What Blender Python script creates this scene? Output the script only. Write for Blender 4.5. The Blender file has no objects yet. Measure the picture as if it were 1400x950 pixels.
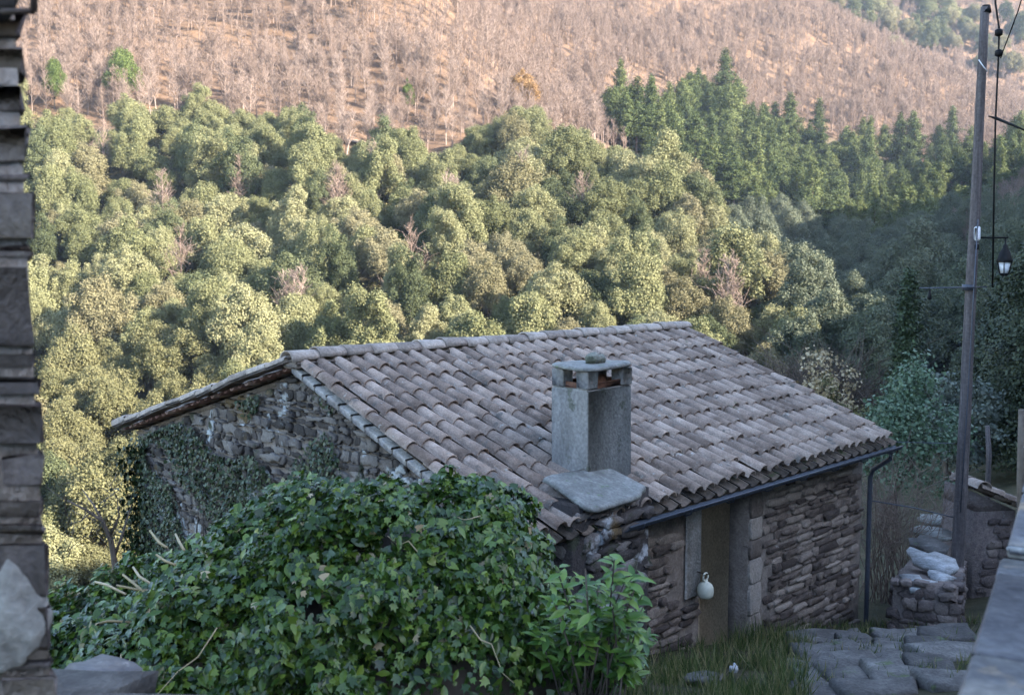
import bpy, math, random
import numpy as np
from mathutils import Vector, Matrix, noise as mnoise

random.seed(7)
rng = np.random.default_rng(7)
R = math.radians
S = bpy.context.scene
COL = S.collection

# ------------------------------------------------------------------ camera
PITCH = R(4.94)
cam_d = bpy.data.cameras.new('camera')
cam_d.lens = 36; cam_d.sensor_width = 36; cam_d.sensor_fit = 'HORIZONTAL'
cam_d.clip_start = 0.1; cam_d.clip_end = 3000
cam_d.dof.use_dof = True; cam_d.dof.focus_distance = 11.5; cam_d.dof.aperture_fstop = 3.2
cam = bpy.data.objects.new('camera', cam_d); COL.objects.link(cam)
cam.rotation_euler = (R(90) - PITCH, 0, 0)
S.camera = cam

# ------------------------------------------------------------------ light
SUN_EL, SUN_AZ = 26.0, 114.0           # azimuth clockwise from +Y
SKY_STRENGTH, SUN_STRENGTH, EXPOSURE = 0.135, 5.0, 2.62
w = bpy.data.worlds.new('World'); S.world = w; w.use_nodes = True
wn = w.node_tree.nodes; wl = w.node_tree.links
sky = wn.new('ShaderNodeTexSky'); sky.sky_type = 'NISHITA'; sky.sun_disc = False
sky.sun_elevation = R(SUN_EL); sky.sun_rotation = R(SUN_AZ)
sky.altitude = 300; sky.air_density = 1.0; sky.dust_density = 1.0; sky.ozone_density = 1.0
wl.new(sky.outputs[0], wn['Background'].inputs[0]); wn['Background'].inputs[1].default_value = SKY_STRENGTH
sd = Vector((math.sin(R(SUN_AZ)) * math.cos(R(SUN_EL)), math.cos(R(SUN_AZ)) * math.cos(R(SUN_EL)), math.sin(R(SUN_EL))))
ld = bpy.data.lights.new('sun', 'SUN'); ld.energy = SUN_STRENGTH; ld.angle = R(0.5); ld.color = (1.0, 0.9, 0.78)
lo = bpy.data.objects.new('sun', ld); COL.objects.link(lo); lo.rotation_euler = sd.to_track_quat('Z', 'Y').to_euler()
lo.location = (60, -40, 60)
S.view_settings.view_transform = 'Standard'; S.view_settings.look = 'None'
S.view_settings.exposure = EXPOSURE; S.view_settings.gamma = 1; S.view_settings.use_curve_mapping = False
S.cycles.max_bounces = 6; S.cycles.diffuse_bounces = 3; S.cycles.volume_bounces = 0; S.cycles.transparent_max_bounces = 8
S.cycles.use_denoising = True

# ------------------------------------------------------------------ measuring helpers (photo pixel + depth -> place)
F = 1400.0
cP, sP = math.cos(PITCH), math.sin(PITCH)
def ray(u, v):
    a, b = (u - 700) / F, (475 - v) / F
    return np.array([a, cP + b * sP, b * cP - sP])
def at(u, v, Y):
    q = ray(u, v); return q * (Y / q[1])
def proj(P):
    P = np.asarray(P, float)
    yc = P[..., 1] * cP - P[..., 2] * sP
    zc = P[..., 1] * sP + P[..., 2] * cP
    yc = np.where(yc < 0.05, 0.05, yc)
    return 700 + F * P[..., 0] / yc, 475 - F * zc / yc
def on_plane(u, v, P0, n):
    q = ray(u, v); return q * ((np.asarray(P0) @ n) / (q @ n))

# ------------------------------------------------------------------ object helpers
def tag(o, label=None, cat=None, group=None, kind=None):
    if label: o['label'] = label
    if cat: o['category'] = cat
    if group: o['group'] = group
    if kind: o['kind'] = kind
    return o
def mesh_np(name, V, Fs, mats, smooth=False, midx=None):
    """V (n,3); Fs: list of int arrays (m,k) or list of polygons."""
    me = bpy.data.meshes.new(name)
    V = np.asarray(V, np.float32)
    if not isinstance(Fs, (list, tuple)): Fs = [Fs]
    loops, starts, n0 = [], [], 0
    for f in Fs:
        f = np.asarray(f, np.int32)
        if f.ndim == 1: f = f[None]
        loops.append(f.ravel()); starts.append(n0 + np.arange(len(f)) * f.shape[1]); n0 += f.size
    loops = np.concatenate(loops); starts = np.concatenate(starts)
    me.vertices.add(len(V)); me.vertices.foreach_set('co', V.ravel())
    me.loops.add(len(loops)); me.loops.foreach_set('vertex_index', loops)
    me.polygons.add(len(starts)); me.polygons.foreach_set('loop_start', starts.astype(np.int32))
    if midx is not None: me.polygons.foreach_set('material_index', np.asarray(midx, np.int32))
    if smooth: me.polygons.foreach_set('use_smooth', np.ones(len(starts), bool))
    me.update(calc_edges=True); me.validate()
    for m in (mats if isinstance(mats, (list, tuple)) else [mats]): me.materials.append(m)
    return me
def link(name, me, parent=None):
    o = bpy.data.objects.new(name, me); COL.objects.link(o)
    if parent is not None:
        o.parent = parent
    return o
def empty(name, loc, rz=0):
    o = bpy.data.objects.new(name, None); COL.objects.link(o); o.location = loc; o.rotation_euler = (0, 0, rz)
    o.empty_display_size = 0.2
    return o
def wpart(name, me, parent):
    """part whose vertices are in world coordinates, under an unrotated parent chain"""
    o = link(name, me, parent)
    off = Vector((0, 0, 0)); p = parent
    while p is not None:
        off += p.location; p = p.parent
    o.location = -off
    return o
class MB:
    def __init__(s): s.V = []; s.F = {}; s.n = 0
    def add(s, V, F):
        V = np.asarray(V, float)
        for f in F:
            s.F.setdefault(len(f), []).append([i + s.n for i in f])
        s.V.append(V); s.n += len(V)
    def addnp(s, V, F):
        V = np.asarray(V, float); F = np.asarray(F)
        s.F.setdefault(F.shape[1], []).extend((F + s.n).tolist()); s.V.append(V); s.n += len(V)
    def mesh(s, name, mats, smooth=False):
        return mesh_np(name, np.concatenate(s.V), [np.array(f) for f in s.F.values()], mats, smooth)
    def box(s, o, ex, ey, ez, jit=0.0, bev=0.0):
        """box from corner o with edge vectors"""
        o, ex, ey, ez = map(lambda q: np.asarray(q, float), (o, ex, ey, ez))
        if np.dot(np.cross(ex, ey), ez) < 0: ex, ey = ey, ex
        if bev > 0:
            L = [np.linalg.norm(q) for q in (ex, ey, ez)]
            D = [q / l for q, l in zip((ex, ey, ez), L)]
            V = []; idx = {}
            for i in (0, 1):
                for j in (0, 1):
                    for k in (0, 1):
                        c = o + ex * i + ey * j + ez * k
                        sg = [1 - 2 * i, 1 - 2 * j, 1 - 2 * k]
                        for a in range(3):
                            p = c.copy()
                            for b in range(3):
                                if b != a: p = p + D[b] * sg[b] * bev
                            idx[(i, j, k, a)] = len(V); V.append(p + rng.normal(0, jit, 3) if jit else p)
            Fc = []
            for a in range(3):
                for e in (0, 1):
                    b, c = (a + 1) % 3, (a + 2) % 3
                    f = []
                    for (x, y) in ((0, 0), (1, 0), (1, 1), (0, 1)):
                        key = [0, 0, 0]; key[a] = e; key[b] = x; key[c] = y
                        f.append(idx[tuple(key) + (a,)])
                    Fc.append(f if e else f[::-1])
            for a in range(3):      # edges along a
                b, c = (a + 1) % 3, (a + 2) % 3
                for x in (0, 1):
                    for y in (0, 1):
                        k0 = [0, 0, 0]; k1 = [0, 0, 0]; k1[a] = 1
                        k0[b] = k1[b] = x; k0[c] = k1[c] = y
                        f = [idx[tuple(k0) + (b,)], idx[tuple(k1) + (b,)], idx[tuple(k1) + (c,)], idx[tuple(k0) + (c,)]]
                        Fc.append(f)
            for i in (0, 1):
                for j in (0, 1):
                    for k in (0, 1):
                        Fc.append([idx[(i, j, k, 0)], idx[(i, j, k, 1)], idx[(i, j, k, 2)]])
            s.add(V, Fc)
        else:
            V = [o, o + ex, o + ex + ey, o + ey, o + ez, o + ex + ez, o + ex + ey + ez, o + ey + ez]
            s.add(V, [[0, 3, 2, 1], [4, 5, 6, 7], [0, 1, 5, 4], [1, 2, 6, 5], [2, 3, 7, 6], [3, 0, 4, 7]])
    def tube(s, P, r, n=8, cap=True):
        P = [np.asarray(p, float) for p in P]
        r = [r] * len(P) if np.isscalar(r) else r
        V = []
        for i, p in enumerate(P):
            d = P[min(i + 1, len(P) - 1)] - P[max(i - 1, 0)]
            d = d / (np.linalg.norm(d) + 1e-9)
            a = np.cross(d, [0.3, 0.2, 0.93] if abs(d[2]) < 0.9 else [1, 0, 0]); a /= np.linalg.norm(a)
            b = np.cross(d, a)
            for k in range(n):
                t = 2 * math.pi * k / n
                V.append(p + r[i] * (a * math.cos(t) + b * math.sin(t)))
        Fc = [[i * n + k, i * n + (k + 1) % n, (i + 1) * n + (k + 1) % n, (i + 1) * n + k] for i in range(len(P) - 1) for k in range(n)]
        if cap:
            Fc.append(list(range(n))[::-1]); Fc.append([(len(P) - 1) * n + k for k in range(n)])
        s.add(V, Fc)
    def lathe(s, c, prof, n=20):
        """prof: list of (r, z) about vertical axis at c"""
        V = []
        for r, z in prof:
            for k in range(n):
                t = 2 * math.pi * k / n
                V.append([c[0] + r * math.cos(t), c[1] + r * math.sin(t), c[2] + z])
        m = len(prof)
        Fc = [[i * n + k, i * n + (k + 1) % n, (i + 1) * n + (k + 1) % n, (i + 1) * n + k] for i in range(m - 1) for k in range(n)]
        Fc.append(list(range(n))[::-1]); Fc.append([(m - 1) * n + k for k in range(n)])
        s.add(V, Fc)

def unit(a):
    a = np.asarray(a, float); return a / (np.linalg.norm(a, axis=-1, keepdims=True) + 1e-9)
def scatter(tv, tf, P, N, size, D=None):
    """copy flat template (x across, y along, z normal) to points P with normals N; D = preferred y direction"""
    P, N = np.asarray(P, float), unit(N); n = len(P)
    if D is None: D = rng.normal(0, 1, (n, 3))
    Y = unit(D - N * np.sum(D * N, 1, keepdims=True))
    X = np.cross(Y, N)
    size = np.asarray(size, float).reshape(n, -1)
    if size.shape[1] == 1: size = np.repeat(size, 2, 1)
    tv = np.asarray(tv, float)
    V = P[:, None] + (X[:, None] * (tv[None, :, 0:1] * size[:, None, 0:1]) + Y[:, None] * (tv[None, :, 1:2] * size[:, None, 1:2])
                      + N[:, None] * (tv[None, :, 2:3] * size[:, None, 1:2]))
    tf = np.asarray(tf)
    Fc = (tf[None] + (np.arange(n) * len(tv))[:, None, None]).reshape(-1, tf.shape[1])
    return V.reshape(-1, 3), Fc

# ------------------------------------------------------------------ materials
def new_mat(name):
    m = bpy.data.materials.new(name); m.use_nodes = True
    return m, m.node_tree.nodes, m.node_tree.links, m.node_tree.nodes['Principled BSDF']
def ramp(n, pts):
    r = n.new('ShaderNodeValToRGB'); el = r.color_ramp.elements
    while len(el) < len(pts): el.new(0.5)
    for e, (p, c) in zip(el, pts):
        e.position = p; e.color = (*c, 1) if len(c) == 3 else c
    return r
def rocky(name, c0, c1, c2, scale=6.0, rough=0.85, bump=0.4, island=0.5, spots=None, spot_scale=9.0, spot_at=0.58, fine=40.0, spec=0.3, bdist=0.02, stretch=None):
    """mottled stone / plaster / tile: three tones by noise, tone shift per loose piece, optional lichen spots"""
    m, n, l, b = new_mat(name)
    tc = n.new('ShaderNodeTexCoord')
    co = tc.outputs['Object']
    if stretch:
        mp = n.new('ShaderNodeMapping'); mp.inputs['Scale'].default_value = stretch; l.new(co, mp.inputs[0]); co = mp.outputs[0]
    nz = n.new('ShaderNodeTexNoise'); nz.inputs['Scale'].default_value = scale; nz.inputs['Detail'].default_value = 8; nz.inputs['Roughness'].default_value = 0.65
    l.new(co, nz.inputs['Vector'])
    geo = n.new('ShaderNodeNewGeometry')
    ma = n.new('ShaderNodeMath'); ma.operation = 'MULTIPLY_ADD'; ma.inputs[1].default_value = island; ma.inputs[2].default_value = -0.5 * island
    l.new(geo.outputs['Random Per Island'], ma.inputs[0])
    ad = n.new('ShaderNodeMath'); ad.operation = 'ADD'; l.new(nz.outputs[0], ad.inputs[0]); l.new(ma.outputs[0], ad.inputs[1])
    rp = ramp(n, [(0.25, c0), (0.5, c1), (0.78, c2)]); l.new(ad.outputs[0], rp.inputs[0])
    colr = rp.outputs[0]
    if spots:
        for (sc, ss, sa) in spots:
            sn = n.new('ShaderNodeTexNoise'); sn.inputs['Scale'].default_value = ss; sn.inputs['Detail'].default_value = 6
            sn.inputs['Roughness'].default_value = 0.6
            l.new(tc.outputs['Object'], sn.inputs['Vector'])
            sr = ramp(n, [(sa, (0, 0, 0)), (sa + 0.06, (1, 1, 1))]); l.new(sn.outputs[0], sr.inputs[0])
            mx = n.new('ShaderNodeMixRGB'); mx.inputs[2].default_value = (*sc, 1)
            l.new(sr.outputs[0], mx.inputs[0]); l.new(colr, mx.inputs[1]); colr = mx.outputs[0]
    fn = n.new('ShaderNodeTexNoise'); fn.inputs['Scale'].default_value = fine; fn.inputs['Detail'].default_value = 6
    l.new(tc.outputs['Object'], fn.inputs['Vector'])
    fr = ramp(n, [(0.25, (0.62, 0.62, 0.62)), (0.75, (1.3, 1.3, 1.3))]); l.new(fn.outputs[0], fr.inputs[0])
    mu = n.new('ShaderNodeMixRGB'); mu.blend_type = 'MULTIPLY'; mu.inputs[0].default_value = 0.8
    l.new(colr, mu.inputs[1]); l.new(fr.outputs[0], mu.inputs[2])
    l.new(mu.outputs[0], b.inputs['Base Color'])
    b.inputs['Roughness'].default_value = rough; b.inputs['Specular IOR Level'].default_value = spec
    ab = n.new('ShaderNodeMath'); ab.operation = 'ADD'; l.new(nz.outputs[0], ab.inputs[0]); l.new(fn.outputs[0], ab.inputs[1])
    bu = n.new('ShaderNodeBump'); bu.inputs['Strength'].default_value = bump; bu.inputs['Distance'].default_value = bdist
    l.new(ab.outputs[0], bu.inputs['Height']); l.new(bu.outputs[0], b.inputs['Normal'])
    return m
def leafy(name, cols, rough=0.5, trans=0.25, spec=0.4, objvar=0.35):
    """leaves: tone per leaf and per plant, some light through"""
    m, n, l, b = new_mat(name)
    geo = n.new('ShaderNodeNewGeometry'); oi = n.new('ShaderNodeObjectInfo')
    mx = n.new('ShaderNodeMath'); mx.operation = 'MULTIPLY_ADD'; mx.inputs[1].default_value = objvar
    l.new(oi.outputs['Random'], mx.inputs[0])
    sc = n.new('ShaderNodeMath'); sc.operation = 'MULTIPLY'; sc.inputs[1].default_value = 1 - objvar
    l.new(geo.outputs['Random Per Island'], sc.inputs[0]); l.new(sc.outputs[0], mx.inputs[2])
    k = len(cols)
    rp = ramp(n, [(i / (k - 1), c) for i, c in enumerate(cols)]); l.new(mx.outputs[0], rp.inputs[0])
    l.new(rp.outputs[0], b.inputs['Base Color'])
    b.inputs['Roughness'].default_value = rough; b.inputs['Specular IOR Level'].default_value = spec
    if trans > 0:
        t = n.new('ShaderNodeBsdfTranslucent'); l.new(rp.outputs[0], t.inputs[0])
        ms = n.new('ShaderNodeMixShader'); ms.inputs[0].default_value = trans
        l.new(b.outputs[0], ms.inputs[1]); l.new(t.outputs[0], ms.inputs[2])
        l.new(ms.outputs[0], n['Material Output'].inputs[0])
    return m
def plain(name, c, rough=0.6, metal=0.0, spec=0.4, var=0.25, scale=30):
    m, n, l, b = new_mat(name)
    tc = n.new('ShaderNodeTexCoord'); nz = n.new('ShaderNodeTexNoise'); nz.inputs['Scale'].default_value = scale; nz.inputs['Detail'].default_value = 6
    l.new(tc.outputs['Object'], nz.inputs['Vector'])
    rp = ramp(n, [(0.3, tuple(x * (1 - var) for x in c)), (0.7, tuple(min(1, x * (1 + var)) for x in c))]); l.new(nz.outputs[0], rp.inputs[0])
    l.new(rp.outputs[0], b.inputs['Base Color'])
    b.inputs['Roughness'].default_value = rough; b.inputs['Metallic'].default_value = metal; b.inputs['Specular IOR Level'].default_value = spec
    bu = n.new('ShaderNodeBump'); bu.inputs['Strength'].default_value = 0.2; bu.inputs['Distance'].default_value = 0.005
    l.new(nz.outputs[0], bu.inputs['Height']); l.new(bu.outputs[0], b.inputs['Normal'])
    return m

M = {}
M['oak'] = leafy('holm oak leaves', [(0.075, 0.083, 0.036), (0.135, 0.14, 0.066), (0.19, 0.188, 0.095), (0.25, 0.235, 0.135)], rough=0.75, trans=0.12, spec=0.1, objvar=0.6)
M['oakdark'] = leafy('dark holm oak leaves', [(0.045, 0.055, 0.028), (0.08, 0.092, 0.045), (0.115, 0.125, 0.065)], rough=0.75, trans=0.1, spec=0.1, objvar=0.6)
M['oakolive'] = leafy('olive brown leaves', [(0.11, 0.1, 0.05), (0.16, 0.145, 0.08), (0.22, 0.2, 0.12)], rough=0.75, trans=0.1, spec=0.1, objvar=0.6)
M['oakyellow'] = leafy('yellowing leaves', [(0.085, 0.088, 0.04), (0.14, 0.135, 0.065), (0.19, 0.178, 0.09)], rough=0.7, trans=0.2, spec=0.12)
M['oakgreen'] = leafy('fresh green leaves', [(0.04, 0.06, 0.015), (0.08, 0.11, 0.03), (0.12, 0.15, 0.05)], rough=0.65, trans=0.2, spec=0.12)
M['rust'] = leafy('dry rust leaves', [(0.18, 0.1, 0.04), (0.28, 0.17, 0.07), (0.34, 0.22, 0.1)], rough=0.7, trans=0.3)
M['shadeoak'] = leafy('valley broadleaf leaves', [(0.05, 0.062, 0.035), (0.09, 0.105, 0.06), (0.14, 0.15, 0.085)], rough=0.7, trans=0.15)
M['pine'] = leafy('pine needles', [(0.03, 0.045, 0.016), (0.075, 0.095, 0.032), (0.145, 0.16, 0.056)], rough=0.7, trans=0.12, objvar=0.5, spec=0.12)
M['cypress'] = leafy('cypress scales', [(0.018, 0.03, 0.012), (0.035, 0.055, 0.02), (0.055, 0.08, 0.03)], rough=0.6, trans=0.05)
M['olive'] = leafy('blue green shrub leaves', [(0.04, 0.07, 0.04), (0.08, 0.13, 0.075), (0.13, 0.19, 0.11)], rough=0.45, trans=0.15)
M['greybush'] = leafy('grey shrub leaves', [(0.06, 0.075, 0.06), (0.1, 0.12, 0.1), (0.14, 0.16, 0.13)], rough=0.6, trans=0.1)
M['darkfir'] = leafy('dark conifer needles', [(0.012, 0.02, 0.01), (0.03, 0.042, 0.018), (0.06, 0.07, 0.03)], rough=0.6, trans=0.05)
M['ivy'] = leafy('ivy leaves', [(0.012, 0.032, 0.006), (0.03, 0.068, 0.01), (0.06, 0.115, 0.016), (0.14, 0.2, 0.03)], rough=0.3, trans=0.15, spec=0.45, objvar=0.0)
M['wallivy'] = leafy('wall ivy leaves', [(0.012, 0.024, 0.01), (0.025, 0.045, 0.016), (0.045, 0.07, 0.025)], rough=0.45, trans=0.05, objvar=0.0)
M['laurel'] = leafy('laurel leaves', [(0.04, 0.1, 0.018), (0.09, 0.185, 0.03), (0.19, 0.29, 0.055)], rough=0.35, trans=0.25, spec=0.5, objvar=0.0)
M['grass'] = leafy('grass blades', [(0.03, 0.055, 0.015), (0.06, 0.095, 0.025), (0.12, 0.14, 0.045), (0.3, 0.25, 0.13)], rough=0.55, trans=0.2, objvar=0.0)
M['straw'] = leafy('dry straw', [(0.22, 0.16, 0.08), (0.36, 0.29, 0.17), (0.45, 0.38, 0.26)], rough=0.7, trans=0.1, objvar=0.0)
M['bark'] = rocky('bark', (0.05, 0.04, 0.035), (0.1, 0.08, 0.065), (0.17, 0.14, 0.12), scale=3, fine=20, stretch=(4, 4, 0.6))
M['palebark'] = leafy('bare winter twigs', [(0.11, 0.078, 0.062), (0.19, 0.14, 0.115), (0.29, 0.23, 0.195)], rough=0.85, trans=0.0, objvar=0.3, spec=0.1)
M['pinebark'] = rocky('pine bark', (0.12, 0.08, 0.06), (0.2, 0.14, 0.11), (0.3, 0.23, 0.19), scale=2, fine=12)
M['twig'] = leafy('brown twigs', [(0.04, 0.03, 0.022), (0.08, 0.06, 0.045), (0.14, 0.11, 0.085)], rough=0.8, trans=0.0, objvar=0.0)
M['schist'] = rocky('brown schist', (0.07, 0.053, 0.046), (0.155, 0.12, 0.1), (0.3, 0.245, 0.205), scale=9, island=0.7, bump=0.7, spots=[((0.3, 0.29, 0.27), 7, 0.66)], fine=55)
M['gable'] = rocky('lichened schist', (0.045, 0.038, 0.036), (0.1, 0.085, 0.08), (0.2, 0.18, 0.17), scale=4, island=0.7, bump=0.7, spots=[((0.42, 0.44, 0.46), 2.6, 0.57), ((0.13, 0.09, 0.045), 1.6, 0.6), ((0.05, 0.055, 0.035), 3.4, 0.6)], fine=45)
M['mossy'] = rocky('mossy stone', (0.05, 0.055, 0.035), (0.11, 0.115, 0.085), (0.24, 0.24, 0.21), scale=9, island=0.3, bump=0.6)
M['mortar'] = rocky('earth mortar', (0.11, 0.09, 0.075), (0.19, 0.155, 0.13), (0.29, 0.245, 0.21), scale=8, island=0, bump=0.6)
M['lime'] = rocky('lime render', (0.2, 0.18, 0.16), (0.3, 0.275, 0.25), (0.42, 0.4, 0.38), scale=5, island=0.1, bump=0.5)
M['chimney'] = rocky('grey chimney render', (0.17, 0.16, 0.147), (0.26, 0.247, 0.23), (0.35, 0.335, 0.315), scale=3, island=0.3, bump=0.5, spots=[((0.13, 0.13, 0.105), 5, 0.63)], fine=35, stretch=(2.2, 2.2, .7))
M['slab'] = rocky('lichened slab', (0.1, 0.098, 0.09), (0.18, 0.178, 0.165), (0.33, 0.33, 0.31), scale=7, island=0.1, bump=0.4, spots=[((0.13, 0.17, 0.1), 9, 0.6)], rough=0.6)
M['tile'] = rocky('canal tiles', (0.15, 0.112, 0.09), (0.29, 0.225, 0.185), (0.46, 0.37, 0.31), scale=5, island=0.36, bump=0.3, rough=0.7, spots=[((0.15, 0.135, 0.12), 4.5, 0.61), ((0.42, 0.41, 0.38), 14, 0.64), ((0.10, 0.12, 0.06), 3.1, 0.68)], fine=60)
M['redtile'] = rocky('red clay tile ends', (0.09, 0.045, 0.035), (0.16, 0.08, 0.06), (0.26, 0.17, 0.13), scale=6, island=0.6, bump=0.3)
M['terracotta'] = rocky('orange flue lining', (0.1, 0.05, 0.032), (0.17, 0.08, 0.05), (0.24, 0.13, 0.08), scale=9, island=0.1, bump=0.2)
M['verge'] = rocky('verge tiles', (0.22, 0.18, 0.155), (0.37, 0.31, 0.27), (0.5, 0.43, 0.38), scale=6, island=0.4, bump=0.4)
M['zinc'] = plain('blue grey gutter', (0.07, 0.078, 0.1), rough=0.42, metal=0.3, var=0.2)
M['door'] = rocky('ochre board', (0.2, 0.14, 0.085), (0.3, 0.215, 0.135), (0.38, 0.28, 0.18), scale=3, island=0.1, bump=0.2, stretch=(6, 6, 0.5))
M['jambstone'] = rocky('brown grey jamb stone', (0.13, 0.105, 0.09), (0.21, 0.175, 0.15), (0.33, 0.29, 0.255), scale=9, island=0.6, bump=0.6)
M['tan'] = rocky('plain tan board', (0.38, 0.28, 0.19), (0.5, 0.37, 0.25), (0.58, 0.45, 0.32), scale=2.5, island=0.1, bump=0.15)
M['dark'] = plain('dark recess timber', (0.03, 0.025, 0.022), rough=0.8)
M['jug'] = plain('cream jug', (0.55, 0.55, 0.46), rough=0.4, var=0.08)
M['pole'] = rocky('weathered pole wood', (0.05, 0.042, 0.042), (0.1, 0.085, 0.085), (0.19, 0.165, 0.16), scale=3, island=0.0, bump=0.5, stretch=(9, 9, 0.5), fine=30)
M['black'] = plain('black iron', (0.006, 0.006, 0.007), rough=0.6, spec=0.2, var=0.1)
M['rustiron'] = plain('rusty iron', (0.06, 0.04, 0.032), rough=0.7)
M['white'] = plain('white porcelain', (0.75, 0.76, 0.8), rough=0.35, var=0.05)
M['lampglass'] = plain('frosted lamp glass', (0.75, 0.77, 0.82), rough=0.25, var=0.03)
M['bluestone'] = rocky('blue slate slab', (0.06, 0.057, 0.065), (0.13, 0.125, 0.132), (0.25, 0.225, 0.2), scale=3.2, island=0.25, bump=0.35, rough=0.55, spots=[((0.26, 0.2, 0.15), 2.6, 0.6), ((0.32, 0.31, 0.3), 6, 0.66)], fine=30, stretch=(1, 1, 1))
M['step'] = rocky('step schist', (0.04, 0.036, 0.034), (0.09, 0.082, 0.077), (0.19, 0.178, 0.165), scale=4, island=0.4, bump=0.6, spots=[((0.08, 0.1, 0.05), 3, 0.6)], fine=40)
M['whiteslab'] = rocky('pale quartz slab', (0.14, 0.14, 0.14), (0.29, 0.295, 0.3), (0.5, 0.51, 0.53), scale=9, island=0.3, bump=0.4)
M['bigstone'] = rocky('large purple brown stones', (0.085, 0.066, 0.062), (0.135, 0.105, 0.097), (0.21, 0.168, 0.148), scale=13, island=0.6, bump=0.8, fine=45, spots=[((0.28, 0.26, 0.24), 6, .66)])
M['palemortar'] = rocky('pale wall mortar', (0.24, 0.2, 0.17), (0.4, 0.35, 0.31), (0.54, 0.5, 0.46), scale=9, island=0, bump=0.7)
M['graypatch'] = rocky('pale grey stone', (0.15, 0.135, 0.12), (0.25, 0.23, 0.21), (0.38, 0.36, 0.335), scale=7, island=0.1, bump=0.6, fine=30)

def terrain_mat():
    m, n, l, b = new_mat('ground cover')
    tc = n.new('ShaderNodeTexCoord')
    n1 = n.new('ShaderNodeTexNoise'); n1.inputs['Scale'].default_value = 0.09; n1.inputs['Detail'].default_value = 12; n1.inputs['Roughness'].default_value = 0.7
    n2 = n.new('ShaderNodeTexNoise'); n2.inputs['Scale'].default_value = 1.1; n2.inputs['Detail'].default_value = 10; n2.inputs['Roughness'].default_value = 0.75
    for q in (n1, n2): l.new(tc.outputs['Object'], q.inputs['Vector'])
    litter = ramp(n, [(0.3, (0.045, 0.03, 0.022)), (0.5, (0.11, 0.07, 0.046)), (0.68, (0.2, 0.135, 0.09))]); l.new(n2.outputs[0], litter.inputs[0])
    gr = ramp(n, [(0.35, (0.095, 0.07, 0.058)), (0.6, (0.2, 0.125, 0.075))]); l.new(n1.outputs[0], gr.inputs[0])
    mlit = n.new('ShaderNodeMixRGB'); mlit.inputs[0].default_value = 0.45; l.new(litter.outputs[0], mlit.inputs[1]); l.new(gr.outputs[0], mlit.inputs[2])
    soil = ramp(n, [(0.3, (0.03, 0.032, 0.02)), (0.5, (0.07, 0.065, 0.04)), (0.72, (0.13, 0.1, 0.065))]); l.new(n2.outputs[0], soil.inputs[0])
    at_ = n.new('ShaderNodeAttribute'); at_.attribute_name = 'litter'
    mx = n.new('ShaderNodeMixRGB'); l.new(at_.outputs['Fac'], mx.inputs[0]); l.new(soil.outputs[0], mx.inputs[1]); l.new(mlit.outputs[0], mx.inputs[2])
    l.new(mx.outputs[0], b.inputs['Base Color']); b.inputs['Roughness'].default_value = 0.95; b.inputs['Specular IOR Level'].default_value = 0.1
    bu = n.new('ShaderNodeBump'); bu.inputs['Strength'].default_value = 0.8; bu.inputs['Distance'].default_value = 0.25
    l.new(n2.outputs[0], bu.inputs['Height']); l.new(bu.outputs[0], b.inputs['Normal'])
    return m
M['ground'] = terrain_mat()

# ------------------------------------------------------------------ terrain: thin plate through measured heights
CP = []
def gp(u, v, Y, dz=0):            # ground seen at a pixel
    p = at(u, v, Y); CP.append((p[0], p[1], p[2] + dz))
def g3(*p): CP.append(p)
# near ground by the path and the house
for p in [(0, 0, -1.65), (2.5, 0, -1.5), (-3, 0, -1.8), (0, 4, -2.55), (2, 5, -2.7), (-2, 5, -2.6), (1.5, 8, -3.45), (-1.2, 8.2, -3.5), (3.5, 10.5, -4.05),
          (5.2, 12.5, -4.6), (6.8, 16, -5.4), (5, 17, -5.6), (8.5, 14, -4.6), (4.5, 6, -2.6), (5, 0, -0.8), (-6, 4, -2.8), (-6.5, 10, -6.2), (-4, 10.5, -4.9), (-8, 16, -8.5), (-3, 18, -7.0), (2, 20, -6.8),
          (0, -15, 0.5), (-20, -15, -5), (-20, 5, -8), (10, 25, -6.4), (16, 30, -6.2), (13, 36, -7.4), (2, 30, -11), (-14, 30, -14.5)]: g3(*p)
# valley floor behind the house
for p in [(-30, 45, -20.5), (-8, 45, -19), (8, 45, -14.5), (20, 50, -11.5), (-25, 66, -21), (0, 66, -21), (20, 72, -17), (40, 90, -14), (-60, 50, -22), (-100, 40, -22)]: g3(*p)
# near spur, ground a little under the crowns that are seen
for (u, v, Y) in [(-250, 520, 90), (-250, 250, 140), (-250, 40, 205), (-250, -60, 260), (110, 640, 82), (110, 480, 105), (110, 330, 130), (110, 190, 155), (110, 60, 190), (110, -40, 230),
                  (350, 480, 100), (350, 360, 122), (350, 220, 150), (350, 90, 185), (350, -40, 232), (600, 470, 98), (600, 350, 122), (600, 215, 152), (600, 100, 178), (600, -20, 215),
                  (780, 480, 95), (780, 370, 118), (780, 245, 146), (900, 490, 95), (920, 400, 113), (900, 290, 138), (1000, 490, 97), (1000, 410, 114), (985, 320, 135), (1045, 440, 108)]: gp(u, v, Y)
# gully behind the spur
for (u, v, Y) in [(1120, 470, 130), (1180, 440, 160), (1080, 420, 160), (1000, 330, 178), (880, 225, 192), (760, 160, 205), (690, 90, 222), (1250, 440, 150), (1300, 470, 115), (1380, 480, 100)]: gp(u, v, Y)
# far slope with pines and bare wood
for (u, v, Y) in [(1150, 345, 225), (1300, 360, 205), (1450, 360, 200), (1000, 200, 250), (1150, 215, 265), (1300, 225, 262), (1450, 240, 250), (880, 110, 262), (1050, 110, 292), (1200, 140, 300), (1330, 160, 305), (1450, 190, 300),
                  (760, 40, 275), (900, 10, 320), (1060, 20, 335), (1190, 65, 335), (1320, 122, 338), (1420, 165, 340), (700, -30, 320), (850, -70, 390), (1050, -20, 370)]: gp(u, v, Y)
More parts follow.
